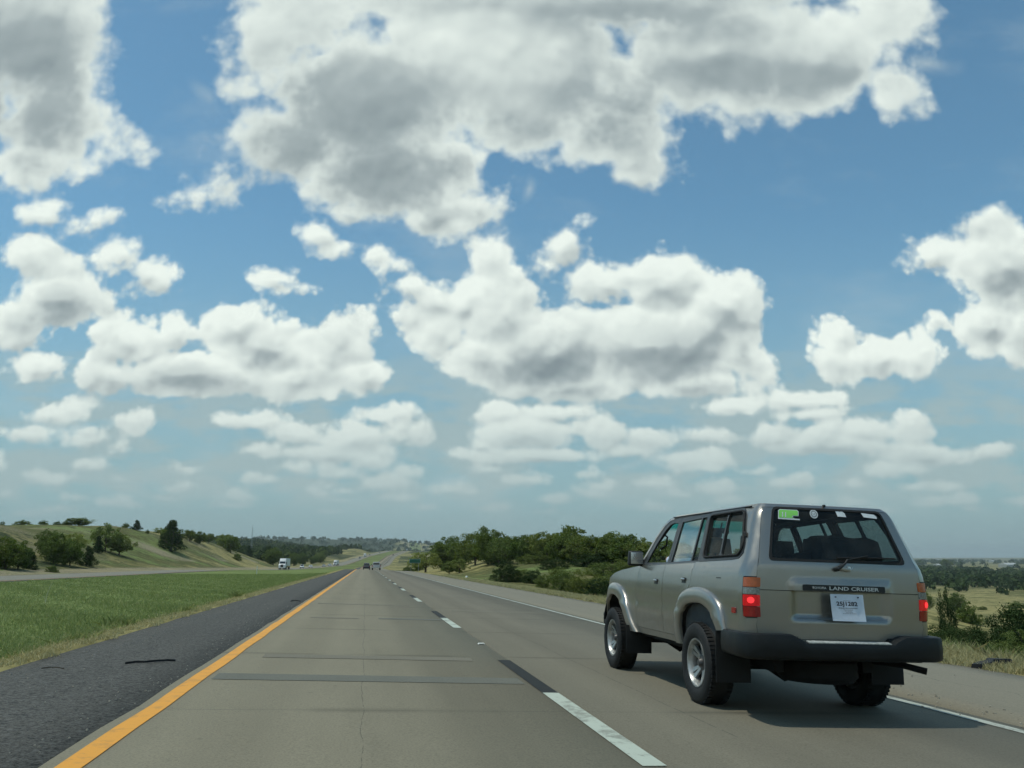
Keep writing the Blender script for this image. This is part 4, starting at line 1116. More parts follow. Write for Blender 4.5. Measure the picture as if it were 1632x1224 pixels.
# ------------------------------------------------------------------ cabin
g = Geo(); g.box((0, .5, .66), (1.62, 3.1, .05)); g.obj('cabin_floor', M['linerdark'], suv, smooth=False)
g = Geo(); g.box((0, 1.82, 1.20), (1.60, .34, .26)); bevel(g.obj('dashboard', M['linerdark'], suv), .05, 3)
g = Geo(); g.tube([(-.38 + .185 * math.cos(k * math.pi / 12), 1.55 + .07 * math.sin(k * math.pi / 12), 1.27 + .175 * math.sin(k * math.pi / 12)) for k in range(24)], .014, 8, closed=True)
g.tube([(-.55, 1.55, 1.27), (-.21, 1.55, 1.27)], .014, 6); g.tube([(-.38, 1.55, 1.27), (-.38, 1.75, 1.18)], .022, 8); g.obj('steering_wheel', M['linerdark'], suv)
for s in (-1, 1):
    g = Geo(); g.tube([(s * .70, 1.60, 1.73), (s * .66, 1.58, 1.70), (s * .65, 1.64, 1.60), (s * .70, 1.70, 1.55)], .012, 6); g.obj('grab_handle', M['linerdark'], suv)
g = Geo(); g.box((0, 1.50, 1.80), (.22, .03, .065)); g.tube([(0, 1.50, 1.80), (0, 1.44, 1.90)], .01, 6); bevel(g.obj('rear_view_mirror', M['linerdark'], suv), .008)
def seat(x, y, w, backtop=1.42, rests=((0, .25),)):
    o = empty('seat', suv, (x, y, .68))
    g = Geo(); g.box((0, .02, .20), (w, .50, .22)); bevel(g.obj('seat_cushion', M['seat'], o), .05, 3)
    ro = Matrix.Rotation(R(-14), 3, 'X'); g = Geo(); g.box((0, -.29, .50), (w, .15, .60), rot=Matrix.Rotation(R(14), 3, 'X'), taper=(.86, .8)); bevel(g.obj('backrest', M['seat'], o), .05, 3)
    for rx_, rw_ in rests:
        g = Geo(); g.box((rx_, -.37, .90), (rw_, .10, .17), taper=(.85, .9)); g.tube([(rx_ - .05, -.36, .75), (rx_ - .05, -.36, .84)], .008, 6); g.tube([(rx_ + .05, -.36, .75), (rx_ + .05, -.36, .84)], .008, 6)
        bevel(g.obj('headrest', M['seat'], o), .025, 2)
seat(-.38, 1.02, .50); seat(.38, 1.02, .50); seat(0, .12, 1.34, rests=((-.42, .24), (.42, .24)))

# the driver, an elbow on the sill of the open window
def skinned(name, joints, bones, mat, parent=None, sub=2):
    me = bpy.data.meshes.new(name); me.from_pydata([j[0] for j in joints], bones, []); me.update()
    o = bpy.data.objects.new(name, me); link(o)
    sk = o.modifiers.new('skin', 'SKIN'); sk.use_smooth_shade = True
    for i, j in enumerate(joints):
        r_ = j[1]; me.skin_vertices[0].data[i].radius = (r_, r_) if not hasattr(r_, '__len__') else r_
    me.skin_vertices[0].data[0].use_root = True
    s = o.modifiers.new('sub', 'SUBSURF'); s.levels = sub; s.render_levels = sub
    dg = bpy.context.evaluated_depsgraph_get(); dg.update(); m2 = bpy.data.meshes.new_from_object(o.evaluated_get(dg)); m2.name = name
    bpy.data.objects.remove(o); m2.polygons.foreach_set('use_smooth', [True] * len(m2.polygons)); m2.materials.clear(); m2.materials.append(mat)
    n_ = bpy.data.objects.new(name, m2); link(n_, parent); return n_
M['skin'] = plain('skin', (.42, .25, .17), .6, vary=.08); M['shirt'] = plain('pale_blue_shirt', (.46, .54, .66), .85, vary=.15, scale=25)
M['jeans'] = plain('dark_jeans', (.03, .04, .07), .9); M['hair'] = plain('dark_hair', (.025, .018, .012), .7, vary=.4, scale=60)
# joints in the wagon's frame
J = [((-.38, .80, .98), .13), ((-.38, .77, 1.16), (.15, .11)), ((-.38, .76, 1.34), (.17, .11)), ((-.38, .77, 1.45), (.09, .08)), ((-.38, .78, 1.53), .052),
     ((-.38, .80, 1.60), .075), ((-.38, .81, 1.67), .092), ((-.38, .80, 1.74), .075),
     ((-.56, .78, 1.38), .062), ((-.80, .92, 1.375), .044), ((-.83, 1.10, 1.42), .036), ((-.72, 1.32, 1.43), .028), ((-.60, 1.45, 1.42), .030),
     ((-.20, .78, 1.38), .062), ((-.13, .98, 1.22), .044), ((-.18, 1.25, 1.25), .034), ((-.22, 1.44, 1.32), .026), ((-.24, 1.50, 1.34), .028),
     ((-.47, .98, .93), .085), ((-.50, 1.32, 1.0), .065), ((-.50, 1.55, .78), .045), ((-.50, 1.64, .72), .04),
     ((-.29, .98, .93), .085), ((-.27, 1.32, 1.0), .065), ((-.27, 1.55, .78), .045), ((-.27, 1.64, .72), .04)]
Bn = [(0, 1), (1, 2), (2, 3), (3, 4), (4, 5), (5, 6), (6, 7), (2, 8), (8, 9), (9, 10), (10, 11), (11, 12), (2, 13), (13, 14), (14, 15), (15, 16), (16, 17), (0, 18), (18, 19), (19, 20), (20, 21), (0, 22), (22, 23), (23, 24), (24, 25)]
drv = skinned('person', J, Bn, M['skin'])
drv.matrix_world = SUV_M
tag(drv, 'driver in a pale blue shirt with an elbow on the open window sill', 'person')
def grown(k, idxs, radd):
    m_ = {i: n for n, i in enumerate(idxs)}
    return [(J[i][0], (J[i][1][0] + radd, J[i][1][1] + radd) if hasattr(J[i][1], '__len__') else J[i][1] + radd) for i in idxs], [(m_[a], m_[b]) for a, b in Bn if a in m_ and b in m_]
js, bs = grown(0, [0, 1, 2, 3, 8, 9, 10, 13, 14], .016); skinned('shirt', js, bs, M['shirt'], drv)
js, bs = grown(0, [0, 18, 19, 20, 22, 23, 24], .012); skinned('trousers', js, bs, M['jeans'], drv)
skinned('hair', [((-.38, .775, 1.66), .085), ((-.38, .785, 1.72), .096), ((-.38, .81, 1.765), .075)], [(0, 1), (1, 2)], M['hair'], drv)
for nm_, c_, d_ in (('nose', (-.38, .905, 1.655), (.022, .03, .035)), ('ear', (-.465, .81, 1.66), (.015, .03, .05)), ('ear', (-.295, .81, 1.66), (.015, .03, .05))):
    g = Geo(); g.box(c_, d_); bevel(g.obj(nm_, M['skin'], drv), .006)
for hx, hy, hz, sx in ((-.60, 1.45, 1.42, 1), (-.24, 1.50, 1.34, 1)):
    for k in range(4):
        fj = [((hx - .02 + .016 * k, hy, hz), .009), ((hx - .02 + .016 * k, hy + .045, hz + .012), .0085), ((hx - .02 + .017 * k, hy + .075, hz - .005), .008), ((hx - .02 + .017 * k, hy + .080, hz - .03), .007)]
        skinned('finger', fj, [(0, 1), (1, 2), (2, 3)], M['skin'], drv, 1)
    skinned('thumb', [((hx + .03, hy - .02, hz), .010), ((hx + .05, hy + .01, hz - .01), .009), ((hx + .045, hy + .04, hz - .025), .008)], [(0, 1), (1, 2)], M['skin'], drv, 1)

# bags in the load space
M['bag'] = plain('black_nylon', (.018, .020, .024), .7, vary=.3, scale=8, bump=.3)
M['bag2'] = plain('grey_canvas', (.035, .042, .050), .8, vary=.3, scale=8, bump=.3)
def bag(name, c, d, mat, label, wob=.04, seed=1):
    g = Geo(); g.box((0, 0, d[2] / 2), d, taper=(.90, .85)); o = g.obj(name, mat)
    bm = bmesh.new(); bm.from_mesh(o.data); bmesh.ops.remove_doubles(bm, verts=bm.verts, dist=1e-5)
    bmesh.ops.subdivide_edges(bm, edges=bm.edges, cuts=7, use_grid_fill=True)
    for v in bm.verts:
        q = Vector((v.co.x / d[0] * 2, v.co.y / d[1] * 2, v.co.z / d[2] * 2 - 1)); s = 1 - .13 * (max(abs(q.x), 0) ** 3 + abs(q.y) ** 3 + abs(q.z) ** 3) / 2
        v.co.x *= s; v.co.y *= s; v.co.z = d[2] / 2 + (v.co.z - d[2] / 2) * s
        v.co += mnoise.noise_vector(v.co * 5 + Vector((seed, 0, 0))) * wob
    bm.to_mesh(o.data); bm.free(); o.data.polygons.foreach_set('use_smooth', [True] * len(o.data.polygons))
    o.matrix_world = SUV_M @ Matrix.Translation(c); tag(o, label, 'bag'); return o
bag('duffel_bag', (.34, -.62, .69), (.80, .50, 1.02), M['bag2'], 'big dark duffel bag piled up behind the right half of the rear window', seed=3)
bag('backpack', (-.02, -.52, .69), (.46, .42, .84), M['bag'], 'black backpack stacked in the middle of the load space behind the rear window', seed=9)

# ------------------------------------------------------------------ vegetation
def leaf_mat(name, c1, c2, trans=.25):
    m = bpy.data.materials.new(name); m.use_nodes = True; t = NT(m.node_tree); t.n.clear()
    out = t.node('ShaderNodeOutputMaterial'); oi = t.node('ShaderNodeObjectInfo'); geo = t.node('ShaderNodeNewGeometry')
    co = t.node('ShaderNodeTexCoord').outputs['Object']
    n = t.noise(co, 7, 3, .6); isl = geo.outputs['Random Per Island']
    f = t.m('ADD', t.m('MULTIPLY', n, .6), t.m('MULTIPLY', isl, .4))
    c = t.mix(t.smooth(f, .25, .75), c1, c2)
    c = t.mix(t.m('MULTIPLY', oi.outputs['Random'], .45), c, (c2[0] * 1.35, c2[1] * 1.12, c2[2] * .9))
    d = t.node('ShaderNodeBsdfDiffuse'); t.put(d.inputs[0], c)
    tr = t.node('ShaderNodeBsdfTranslucent'); t.put(tr.inputs[0], t.mix(1.0, c, (1.2, 1.3, .6), 'MULTIPLY'))
    mx = t.node('ShaderNodeMixShader'); mx.inputs[0].default_value = trans
    t.l.new(d.outputs[0], mx.inputs[1]); t.l.new(tr.outputs[0], mx.inputs[2]); t.l.new(mx.outputs[0], out.inputs[0])
    return m
M['leaf'] = leaf_mat('oak_leaves', (.062, .098, .030), (.132, .182, .058))
M['leafpale'] = leaf_mat('mesquite_leaves', (.130, .170, .056), (.230, .280, .105), .3)
M['leafdark'] = leaf_mat('cedar_needles', (.022, .042, .017), (.052, .082, .034), .1)
M['leafscrub'] = leaf_mat('scrub_leaves', (.080, .114, .038), (.165, .210, .074))
M['bark'] = plain('bark', (.10, .082, .06), .95, vary=.35, scale=6)

def crown_mesh(name, mat, seed, n_clump, per, leaf, shape, clump_r):
    """leaf-sized faces gathered in clumps; unit tree: height 1, width 1"""
    rg = np.random.default_rng(seed); cen = []
    while len(cen) < n_clump:
        p = rg.uniform(-1, 1, 3)
        if shape == 'round':
            if not (.25 < np.linalg.norm(p) < 1): continue
            q = (p[0] * .42, p[1] * .42, .52 + p[2] * .42 - .05 * (p[0] ** 2 + p[1] ** 2))
        elif shape == 'wide':
            if not (.3 < np.linalg.norm(p) < 1): continue
            q = (p[0] * .46, p[1] * .46, .56 + p[2] * .38 - .10 * (p[0] ** 2 + p[1] ** 2))
        elif shape == 'cone':
            h = (p[2] + 1) / 2; r_ = .42 * (1 - h) ** .75 * (1 if h > .1 else .8)
            if np.hypot(p[0], p[1]) > 1: continue
            q = (p[0] * r_, p[1] * r_, .06 + .88 * h)
        else:                                   # bush: dome standing on the ground
            if np.linalg.norm(p) > 1 or p[2] < -.05: continue
            q = (p[0] * .45, p[1] * .45, .04 + p[2] * .82)
        cen.append(q)
    cen = np.array(cen); rr = clump_r * rg.uniform(.55, 1.35, n_clump)
    # pull some clumps outward for a ragged outline
    k = rg.random(n_clump) < .22; cen[k, :2] *= rg.uniform(1.05, 1.28, k.sum())[:, None]; cen[k, 2] += rg.uniform(-.03, .07, k.sum())
    d = rg.normal(size=(n_clump, per, 3)); d /= np.linalg.norm(d, axis=2, keepdims=True)
    pos = cen[:, None, :] + d * (rr[:, None, None] * rg.uniform(.45, 1.0, (n_clump, per, 1))) * np.array([1, 1, .8])
    pos = pos.reshape(-1, 3); pos[:, 2] = np.maximum(pos[:, 2], .01); n = len(pos)
    a = rg.normal(size=(n, 3)) + d.reshape(-1, 3) * .8; a /= np.linalg.norm(a, axis=1, keepdims=True)
    b = np.cross(a, rg.normal(size=(n, 3))); b /= np.linalg.norm(b, axis=1, keepdims=True); c = np.cross(a, b)
    s = leaf * rg.uniform(.6, 1.4, (n, 1))
    v = np.stack([pos - b * s, pos + c * s * .55, pos + b * s, pos - c * s * .55], 1).reshape(-1, 3)
    return mesh_fast(name, v, np.arange(4 * n).reshape(n, 4), mat)

def trunk_mesh(name, seed, shape):
    random.seed(seed); g = Geo()
    top = {'round': .62, 'wide': .62, 'cone': .85, 'bush': .4}[shape]; r0 = {'round': .032, 'wide': .028, 'cone': .03, 'bush': .012}[shape]
    if shape == 'bush':
        for k in range(7):
            a = k * .9; g.tube([(.02 * math.cos(a), .02 * math.sin(a), -.03), (.12 * math.cos(a), .12 * math.sin(a), .25), (.25 * math.cos(a), .25 * math.sin(a), .5)], [r0, r0 * .7, r0 * .3], 5)
    else:
        lean = random.uniform(-.05, .05)
        g.tube([(0, 0, -.06), (lean * .3, 0, .12), (lean, .01, .35), (lean * 1.4, 0, top)], [r0 * 1.25, r0, r0 * .7, r0 * .3], 8)
        for k in range(6 if shape != 'cone' else 3):
            a = k * 1.05 + random.uniform(-.3, .3); z = random.uniform(.16, .40); L = random.uniform(.22, .34)
            g.tube([(lean * .5, 0, z), (L * .5 * math.cos(a), L * .5 * math.sin(a), z + .13), (L * math.cos(a), L * math.sin(a), z + .28)], [r0 * .55, r0 * .4, r0 * .15], 5)
    o = g.obj(name, M['bark']); me = o.data; bpy.data.objects.remove(o); return me

KINDS = {}
def kind(key, mat, shape, variants, n_clump, per, leaf, clump_r):
    KINDS[key] = [(crown_mesh('crown', mat, hash_(key) + i, n_clump, per, leaf, shape, clump_r), trunk_mesh('trunk', hash_(key) + i, shape)) for i in range(variants)]
def hash_(s): return sum(ord(c) * (i + 3) for i, c in enumerate(s))
kind('oak', M['leaf'], 'round', 4, 95, 80, .024, .13)
kind('scrub', M['leafscrub'], 'wide', 3, 85, 80, .023, .12)
kind('pale', M['leafpale'], 'wide', 2, 75, 80, .022, .11)
kind('cedar', M['leafdark'], 'cone', 3, 80, 70, .022, .10)
kind('ball', M['leaf'], 'bush', 2, 70, 80, .026, .13)
kind('ballpale', M['leafpale'], 'round', 1, 70, 80, .022, .11)
kind('bush', M['leafdark'], 'bush', 2, 40, 50, .04, .15)
kind('near', M['leafscrub'], 'bush', 3, 150, 95, .014, .10)
kind('neardark', M['leafdark'], 'bush', 2, 170, 95, .013, .10)
tree_count = [0]
GH, GS, GG, GB = 'trees on the cut hillside', 'trees on the hill skyline', 'trees of the roadside grove', 'bushes along the right verge'
def tree(name, key, X, Y, h, w, label=None, cat='tree', group=None, z=None):
    k = tree_count[0]; tree_count[0] += 1
    cm, tm = KINDS[key][k % len(KINDS[key])]
    if group == GG: w = w * 1.32
    elif group == GH: w, h = w * 1.18, h * 1.08
    elif group == GS: w = w * 1.12
    r_ = empty(name, None, (X, Y, float(ground_z(X, Y)) - .03 * h if z is None else z))
    r_.rotation_euler = (0, 0, (k * 2.399) % 6.283); r_.scale = (w, w, h)
    c = bpy.data.objects.new('crown', cm); link(c, r_); t_ = bpy.data.objects.new('stems' if key in ('near', 'neardark', 'bush', 'ball') else 'trunk', tm); link(t_, r_)
    tag(r_, label, cat, group); return r_
OAK, CED, SHR = 'oak_tree', 'cedar_tree', 'shrub'
GH, GS, GG, GB = 'trees on the cut hillside', 'trees on the hill skyline', 'trees of the roadside grove', 'bushes along the right verge'
T_ = [
 (OAK, 'oak', -44.3, 115.9, 3.9, 4.4, 'dark spreading oak at the far left edge, just above the opposite carriageway', GH),
 (OAK, 'oak', -43.9, 118.8, 3.3, 2.9, 'narrow dark oak between the leftmost oak and the small pointed cedar', GH),
 (CED, 'cedar', -43.7, 122.6, 2.3, 2.0, 'small pointed dark cedar at the foot of the hillside on the far left', GH),
 (OAK, 'scrub', -50.8, 148.4, 4.8, 3.2, 'thin olive tree higher up the slope behind the small pointed cedar', GH),
 (OAK, 'oak', -46.7, 139.6, 4.6, 4.4, 'largest oak of the clump in the middle of the left hillside', GH),
 (OAK, 'oak', -45.7, 143.8, 4.1, 3.6, 'rounded oak on the right side of the hillside clump', GH),
 (OAK, 'pale', -53.5, 169.1, 4.3, 4.4, 'lighter green open tree just above the hillside clump', GH),
 (CED, 'cedar', -45.1, 150.1, 3.2, 3.4, 'broad dark cedar standing alone to the right of the hillside clump', GH),
 (SHR, 'ball', -40.9, 121.7, 1.1, 1.5, 'low dark shrub beside the opposite carriageway below the oak clump', GH),
 (OAK, 'pale', -55.4, 195.8, 5.9, 5.4, 'tall pale green tree whose top breaks the skyline above the hillside', GH),
 (CED, 'cedar', -54.7, 188.0, 3.4, 3.0, 'dark cedar tucked under the tall pale green tree', GH),
 (OAK, 'scrub', -53.1, 197.8, 4.5, 5.1, 'loose mid green tree right of the dark cedar and above the gold grass', GH),
 (CED, 'cedar', -56.4, 262.7, 8.6, 8.6, 'big dark cedar leaning on the crest of the green mound', GH),
 (OAK, 'oak', -57.6, 268.7, 7.0, 6.0, 'dark oak crowding the left side of the big leaning cedar', GH),
 (OAK, 'pale', -71.5, 322.2, 3.2, 7.0, 'low light green thicket on the skyline left of the big leaning cedar', GS),
 (OAK, 'oak', -66.5, 340.6, 4.6, 4.8, 'small dark oak on the ridge just right of the big leaning cedar', GS),
 (OAK, 'oak', -64.1, 347.7, 5.0, 5.1, 'second dark oak to the right of the leaning cedar', GS),
 (OAK, 'scrub', -67.2, 385.5, 4.6, 5.0, 'grey green scrubby tree between the ridge oaks and the double-topped tree', GS),
 (OAK, 'pale', -64.9, 410.6, 7.4, 7.9, 'pale tree with a double top near the right end of the ridge', GS),
 (OAK, 'oak', -57.8, 384.9, 7.0, 6.4, 'dense dark oak at the right end of the ridge above the round shrub', GH),
 (SHR, 'ball', -50.8, 356.4, 3.5, 3.4, 'round dark shrub on the gold slope at the right end of the left hill', GH),
 (SHR, 'ball', -97.0, 262, 1.8, 4.2, 'low dark thicket alone on the skyline near the left edge', GS),
 (SHR, 'ball', -101.4, 260, 1.7, 1.3, 'tiny upright shrub, leftmost on the skyline', GS),
 (SHR, 'ball', -91.4, 262, 1.6, 2.6, 'small skyline shrub directly above the thin olive tree', GS),
 (SHR, 'ball', -88.2, 263, 1.5, 2.4, 'second skyline shrub from the wide dark thicket', GS),
 (SHR, 'ball', -86.0, 264, 1.7, 2.6, 'skyline shrub touching the left end of the wide dark thicket', GS),
 (OAK, 'oak', -82.8, 265, 2.7, 6.8, 'wide dark thicket in the middle of the left skyline', GS),
 (SHR, 'ball', -74.0, 280, 1.7, 2.2, 'small shrub on the skyline left of the pointed skyline cedar', GS),
 (CED, 'cedar', -71.3, 282, 3.3, 4.2, 'pointed dark cedar standing up on the skyline above the mound', GS),
 (SHR, 'ball', -68.6, 285, 1.5, 1.3, 'tiny shrub on the skyline right of the pointed skyline cedar', GS),
 (OAK, 'pale', 12.9, 186, 5.3, 5.9, 'pale mesquite with bare trunk at the left end of the grove, above the green sign', GG),
 (OAK, 'oak', 17.2, 190, 6.6, 5.2, 'mid green tree just right of the pale mesquite', GG),
 (OAK, 'scrub', 19.6, 200.7, 7.6, 6.4, 'tall light green tree behind the small forked sapling', GG),
 (OAK, 'oak', 20.3, 180.5, 6.0, 5.0, 'dark rounded oak behind the bright round little tree', GG),
 (OAK, 'scrub', 14.6, 150.5, 2.4, 2.2, 'small forked sapling at the edge of the tan bank', GG),
 (OAK, 'ballpale', 16.4, 150.3, 2.6, 3.2, 'bright green round little tree on the tan bank right of the forked sapling', GG),
 (OAK, 'scrub', 21.3, 166.8, 7.6, 5.6, 'tall light green tree of the grove, just left of the ragged tallest oak', GG),
 (OAK, 'oak', 22.2, 155.0, 7.4, 5.0, 'tallest dark oak of the grove, ragged top against the sky', GG),
 (OAK, 'scrub', 22.9, 146.8, 5.0, 3.7, 'narrow tree in the gap right of the tallest oak', GG),
 (OAK, 'scrub', 23.9, 141.5, 5.2, 4.4, 'round olive tree, second to the right of the tallest oak', GG),
 (OAK, 'oak', 25.1, 135.7, 4.8, 4.2, 'dark oak right of the round olive tree', GG),
 (OAK, 'oak', 26.9, 134, 5.2, 4.0, 'dark oak with a narrow top in the middle of the grove', GG),
 (OAK, 'scrub', 28.0, 130.3, 5.6, 5.0, 'broad lighter tree in the middle of the grove', GG),
 (OAK, 'oak', 28.5, 122, 4.9, 4.2, 'dark oak right of the broad lighter tree in the grove', GG),
 (OAK, 'oak', 30.5, 124.2, 5.9, 5.0, 'high dark oak forming the second peak of the grove', GG),
 (OAK, 'scrub', 30.5, 117.5, 4.7, 4.2, 'olive tree right of the second peak of the grove', GG),
 (OAK, 'oak', 31.8, 115.3, 4.6, 3.8, 'dark oak halfway between the second peak and the wagon', GG),
 (OAK, 'scrub', 33.9, 113.2, 4.8, 4.2, 'light olive tree near the right end of the grove', GG),
 (OAK, 'oak', 34.0, 108, 4.6, 4.2, 'dark oak just left of the wagon door mirror', GG),
 (OAK, 'pale', 35.5, 106.7, 4.2, 4.0, 'pale tree whose top shows directly above the wagon hood', GG),
 (OAK, 'oak', 37.5, 103.7, 4.4, 4.4, 'dark oak seen through the wagon front window', GG),
 (OAK, 'pale', 38.6, 99.7, 3.9, 4.4, 'pale tree seen low through the wagon side windows', GG),
 (OAK, 'oak', 41.1, 97, 3.8, 4.2, 'dark oak behind the wagon middle pillar', GG),
 (OAK, 'scrub', 44.6, 95.7, 3.8, 4.5, 'olive tree hidden behind the wagon rear door', GG),
 (OAK, 'oak', 49.3, 96.1, 3.9, 4.6, 'dark oak behind the rear half of the wagon', GG),
 (OAK, 'oak', 26, 158, 5.2, 5.0, 'back-row oak filling the grove behind the tallest trees', GG),
 (OAK, 'oak', 36, 150, 6.2, 5.4, 'back-row oak showing between the second peak and its right neighbour', GG),
 (OAK, 'oak', 42, 142, 6.0, 5.6, 'back-row oak near the right end of the grove', GG),
 (SHR, 'neardark', 14.6, 88.5, 2.7, 3.6, 'large dark bush at the left end of the verge bushes', GB),
 (SHR, 'near', 16.5, 90.3, 1.7, 2.8, 'low mid green bush behind the large dark verge bush', GB),
 (SHR, 'near', 16.9, 80.2, 1.5, 2.2, 'low twiggy bush in the gap of the verge bushes', GB),
 (SHR, 'neardark', 17.0, 86.2, 1.8, 2.6, 'dark low bush behind the twiggy one', GB),
 (SHR, 'near', 18.3, 77.8, 2.4, 3.4, 'mid green bush right of the gap in the verge bushes', GB),
 (SHR, 'near', 19.6, 75.4, 2.9, 3.6, 'tall mid green bush in the middle of the verge bushes', GB),
 (SHR, 'neardark', 20.0, 71.5, 2.4, 3.4, 'dark bush in front of the tall mid green bush', GB),
 (SHR, 'near', 21.3, 72.9, 3.0, 3.6, 'tall bush left of the wagon front fender', GB),
 (SHR, 'near', 20.9, 65.0, 2.6, 3.6, 'bush whose foot meets the grass left of the wagon hood', GB),
 (SHR, 'neardark', 22.4, 70.2, 3.2, 3.6, 'dark bush directly left of the wagon hood', GB),
 (SHR, 'near', 20.0, 88.1, 1.9, 2.8, 'olive bush set back above the verge bushes', GB),
 (SHR, 'near', 23.8, 68.3, 3.3, 3.6, 'bush showing above the wagon hood', GB),
 (SHR, 'neardark', 26.5, 69.4, 3.5, 4.0, 'dark bush seen through the wagon open front window', GB),
 (SHR, 'ball', 20.2, 330, 3.6, 4.6, 'low dark bush by the far bend left of the green road sign', None),
 (SHR, 'ball', 16.4, 262, 3.6, 3.4, 'round dark tree-like bush beyond the crest, left of the pale mesquite', None),
 (SHR, 'ball', 13.2, 268, 2.2, 3.6, 'lowest dark bush beyond the crest beside the right carriageway', None),
 (SHR, 'neardark', 13.95, 18.9, 2.35, .62, 'tall dark shrub rising behind the wagon right tail light', GB),
 (SHR, 'neardark', 15.1, 19.4, 2.1, .5, 'thin upright dark shrub between the round tree and the right edge', GB),
 (SHR, 'neardark', 13.9, 16.7, 1.9, 1.5, 'dark shrub at the right edge behind the tyre scrap', GB),
 (SHR, 'neardark', 12.9, 15.0, 1.75, 1.7, 'rightmost big dark shrub, cut by the edge of the picture', GB),
 (SHR, 'neardark', 12.5, 15.9, .85, 1.3, 'low grassy bush right behind the tyre scrap', GB),
 (SHR, 'neardark', 12.6, 16.8, .85, 1.4, 'low green bush left of the tyre scrap', GB),
 (SHR, 'neardark', 13.1, 17.9, 1.0, 1.5, 'low dense bush between wagon bumper and tyre scrap', GB),
 (SHR, 'near', 11.9, 14.2, .75, 1.0, 'low green bush at the right edge above the tyre scrap', GB),
 (SHR, 'near', 13.2, 18.6, .8, 1.0, 'low bush at the foot of the tall dark shrub', GB),
 (OAK, 'ball', 62.0, 80.5, 2.5, 2.6, 'round dark tree alone in the gold valley field', 'trees in the valley field'),
 (OAK, 'oak', 178, 236, 6.2, 6.6, 'dark oak clump at the left edge of the valley field', 'trees in the valley field'),
 (OAK, 'oak', 172, 243, 6.0, 6.4, 'dark oak behind the wagon right shoulder at the field edge', 'trees in the valley field'),
 (SHR, 'ball', 204, 258, 1.6, 3.4, 'tiny dark shrub in the middle of the far field', 'trees in the valley field'),
 (SHR, 'ball', 170, 204, 3.0, 5.4, 'wide dark shrub in the field left of the right edge', 'trees in the valley field'),
 (SHR, 'ball', 188, 216, 3.0, 4.6, 'dark shrub in the field at the right edge', 'trees in the valley field'),
 (SHR, 'ball', 232, 276, 3.0, 6.4, 'dark shrub further back in the field, above the wide dark shrub', 'trees in the valley field'),
]
for (nm, key, X, Y, h, w, lab, grp) in T_:
    tree(nm, key, X, Y, h, w, lab, 'tree' if nm != SHR else 'shrub', grp)
for i, (X, Y, h, w, lab) in enumerate([(23.5, 150, 2.4, 6, 'dark thicket under the tallest oak of the grove'), (26, 128, 2.2, 6, 'green thicket at the foot of the middle of the grove'),
        (30, 112, 2.1, 6, 'thicket at the foot of the second peak of the grove'), (33, 102, 2.3, 6, 'thicket between the grove and the bush left of the wagon hood'), (24, 108, 1.6, 4.6, 'low thicket in the pale grass before the middle of the grove'),
        (27, 95, 1.8, 5, 'low thicket in the pale grass above the tall verge bushes'), (31, 90, 2.2, 5.5, 'wide thicket behind the bush showing above the wagon hood')]):
    tree(SHR, 'near' if i % 2 else 'neardark', X, Y, h, w, lab, 'shrub', 'thickets under the grove')
# the wooded slope between the ridge and the opposite carriageway: alike from here
rg = np.random.default_rng(12); placed = 0
while placed < 70:
    Y = rg.uniform(430, 900); l = -rg.uniform(46, 150); X = l + float(C_(Y))
    if rg.random() > .8: continue
    s = rg.uniform(.8, 1.25)
    tree('oak_tree', ('oak', 'scrub', 'oak', 'cedar')[placed % 4], X, Y, 8.0 * s, 8.5 * s, 'one of the dark trees of the wood beyond the right end of the left hill', 'tree', 'wood beyond the left hill'); placed += 1

# far woods: one mass
def woods(name, pts, size, leaf, per, mat, seed):
    rg = np.random.default_rng(seed); n = len(pts)
    sz = size * rg.uniform(.6, 1.3, n)
    d = rg.normal(size=(n, per, 3)); d /= np.linalg.norm(d, axis=2, keepdims=True)
    d[:, :, 2] = np.abs(d[:, :, 2]) * 1.0 - .15
    base = np.stack([pts[:, 0], pts[:, 1], ground_z(pts[:, 0], pts[:, 1])], -1)
    pos = base[:, None, :] + np.array([0, 0, .22]) * sz[:, None, None] + d * sz[:, None, None] * np.array([.55, .55, .72]) * rg.uniform(.6, 1.05, (n, per, 1))
    pos = pos.reshape(-1, 3); m = len(pos)
    a = rg.normal(size=(m, 3)) + d.reshape(-1, 3); a /= np.linalg.norm(a, axis=1, keepdims=True)
    b = np.cross(a, rg.normal(size=(m, 3))); b /= np.linalg.norm(b, axis=1, keepdims=True); c = np.cross(a, b)
    s = (np.repeat(sz, per)[:, None] * leaf) * rg.uniform(.6, 1.3, (m, 1))
    v = np.stack([pos - b * s, pos + c * s * .8, pos + b * s, pos - c * s * .8], 1).reshape(-1, 3)
    return tag(link(bpy.data.objects.new(name, mesh_fast(name, v, np.arange(4 * m).reshape(m, 4), mat))), kind='stuff')
rg = np.random.default_rng(5)
def scatter(n, fx, keep):
    out = []
    while sum(len(o) for o in out) < n:
        p = fx(n); k = keep(p[:, 0], p[:, 1]) > rg.random(len(p)); out.append(p[k])
    return np.concatenate(out)[:n]
def polar(a0, a1, r0, r1):
    def f(n):
        a = np.radians(rg.uniform(a0, a1, n)); r_ = np.sqrt(rg.uniform(r0 ** 2, r1 ** 2, n)); return np.stack([r_ * np.sin(a), r_ * np.cos(a)], -1)
    return f
lat = lambda x, y: x - C_(y)
M['woodleaf'] = leaf_mat('far_foliage', (.028, .050, .020), (.070, .102, .038), .1)
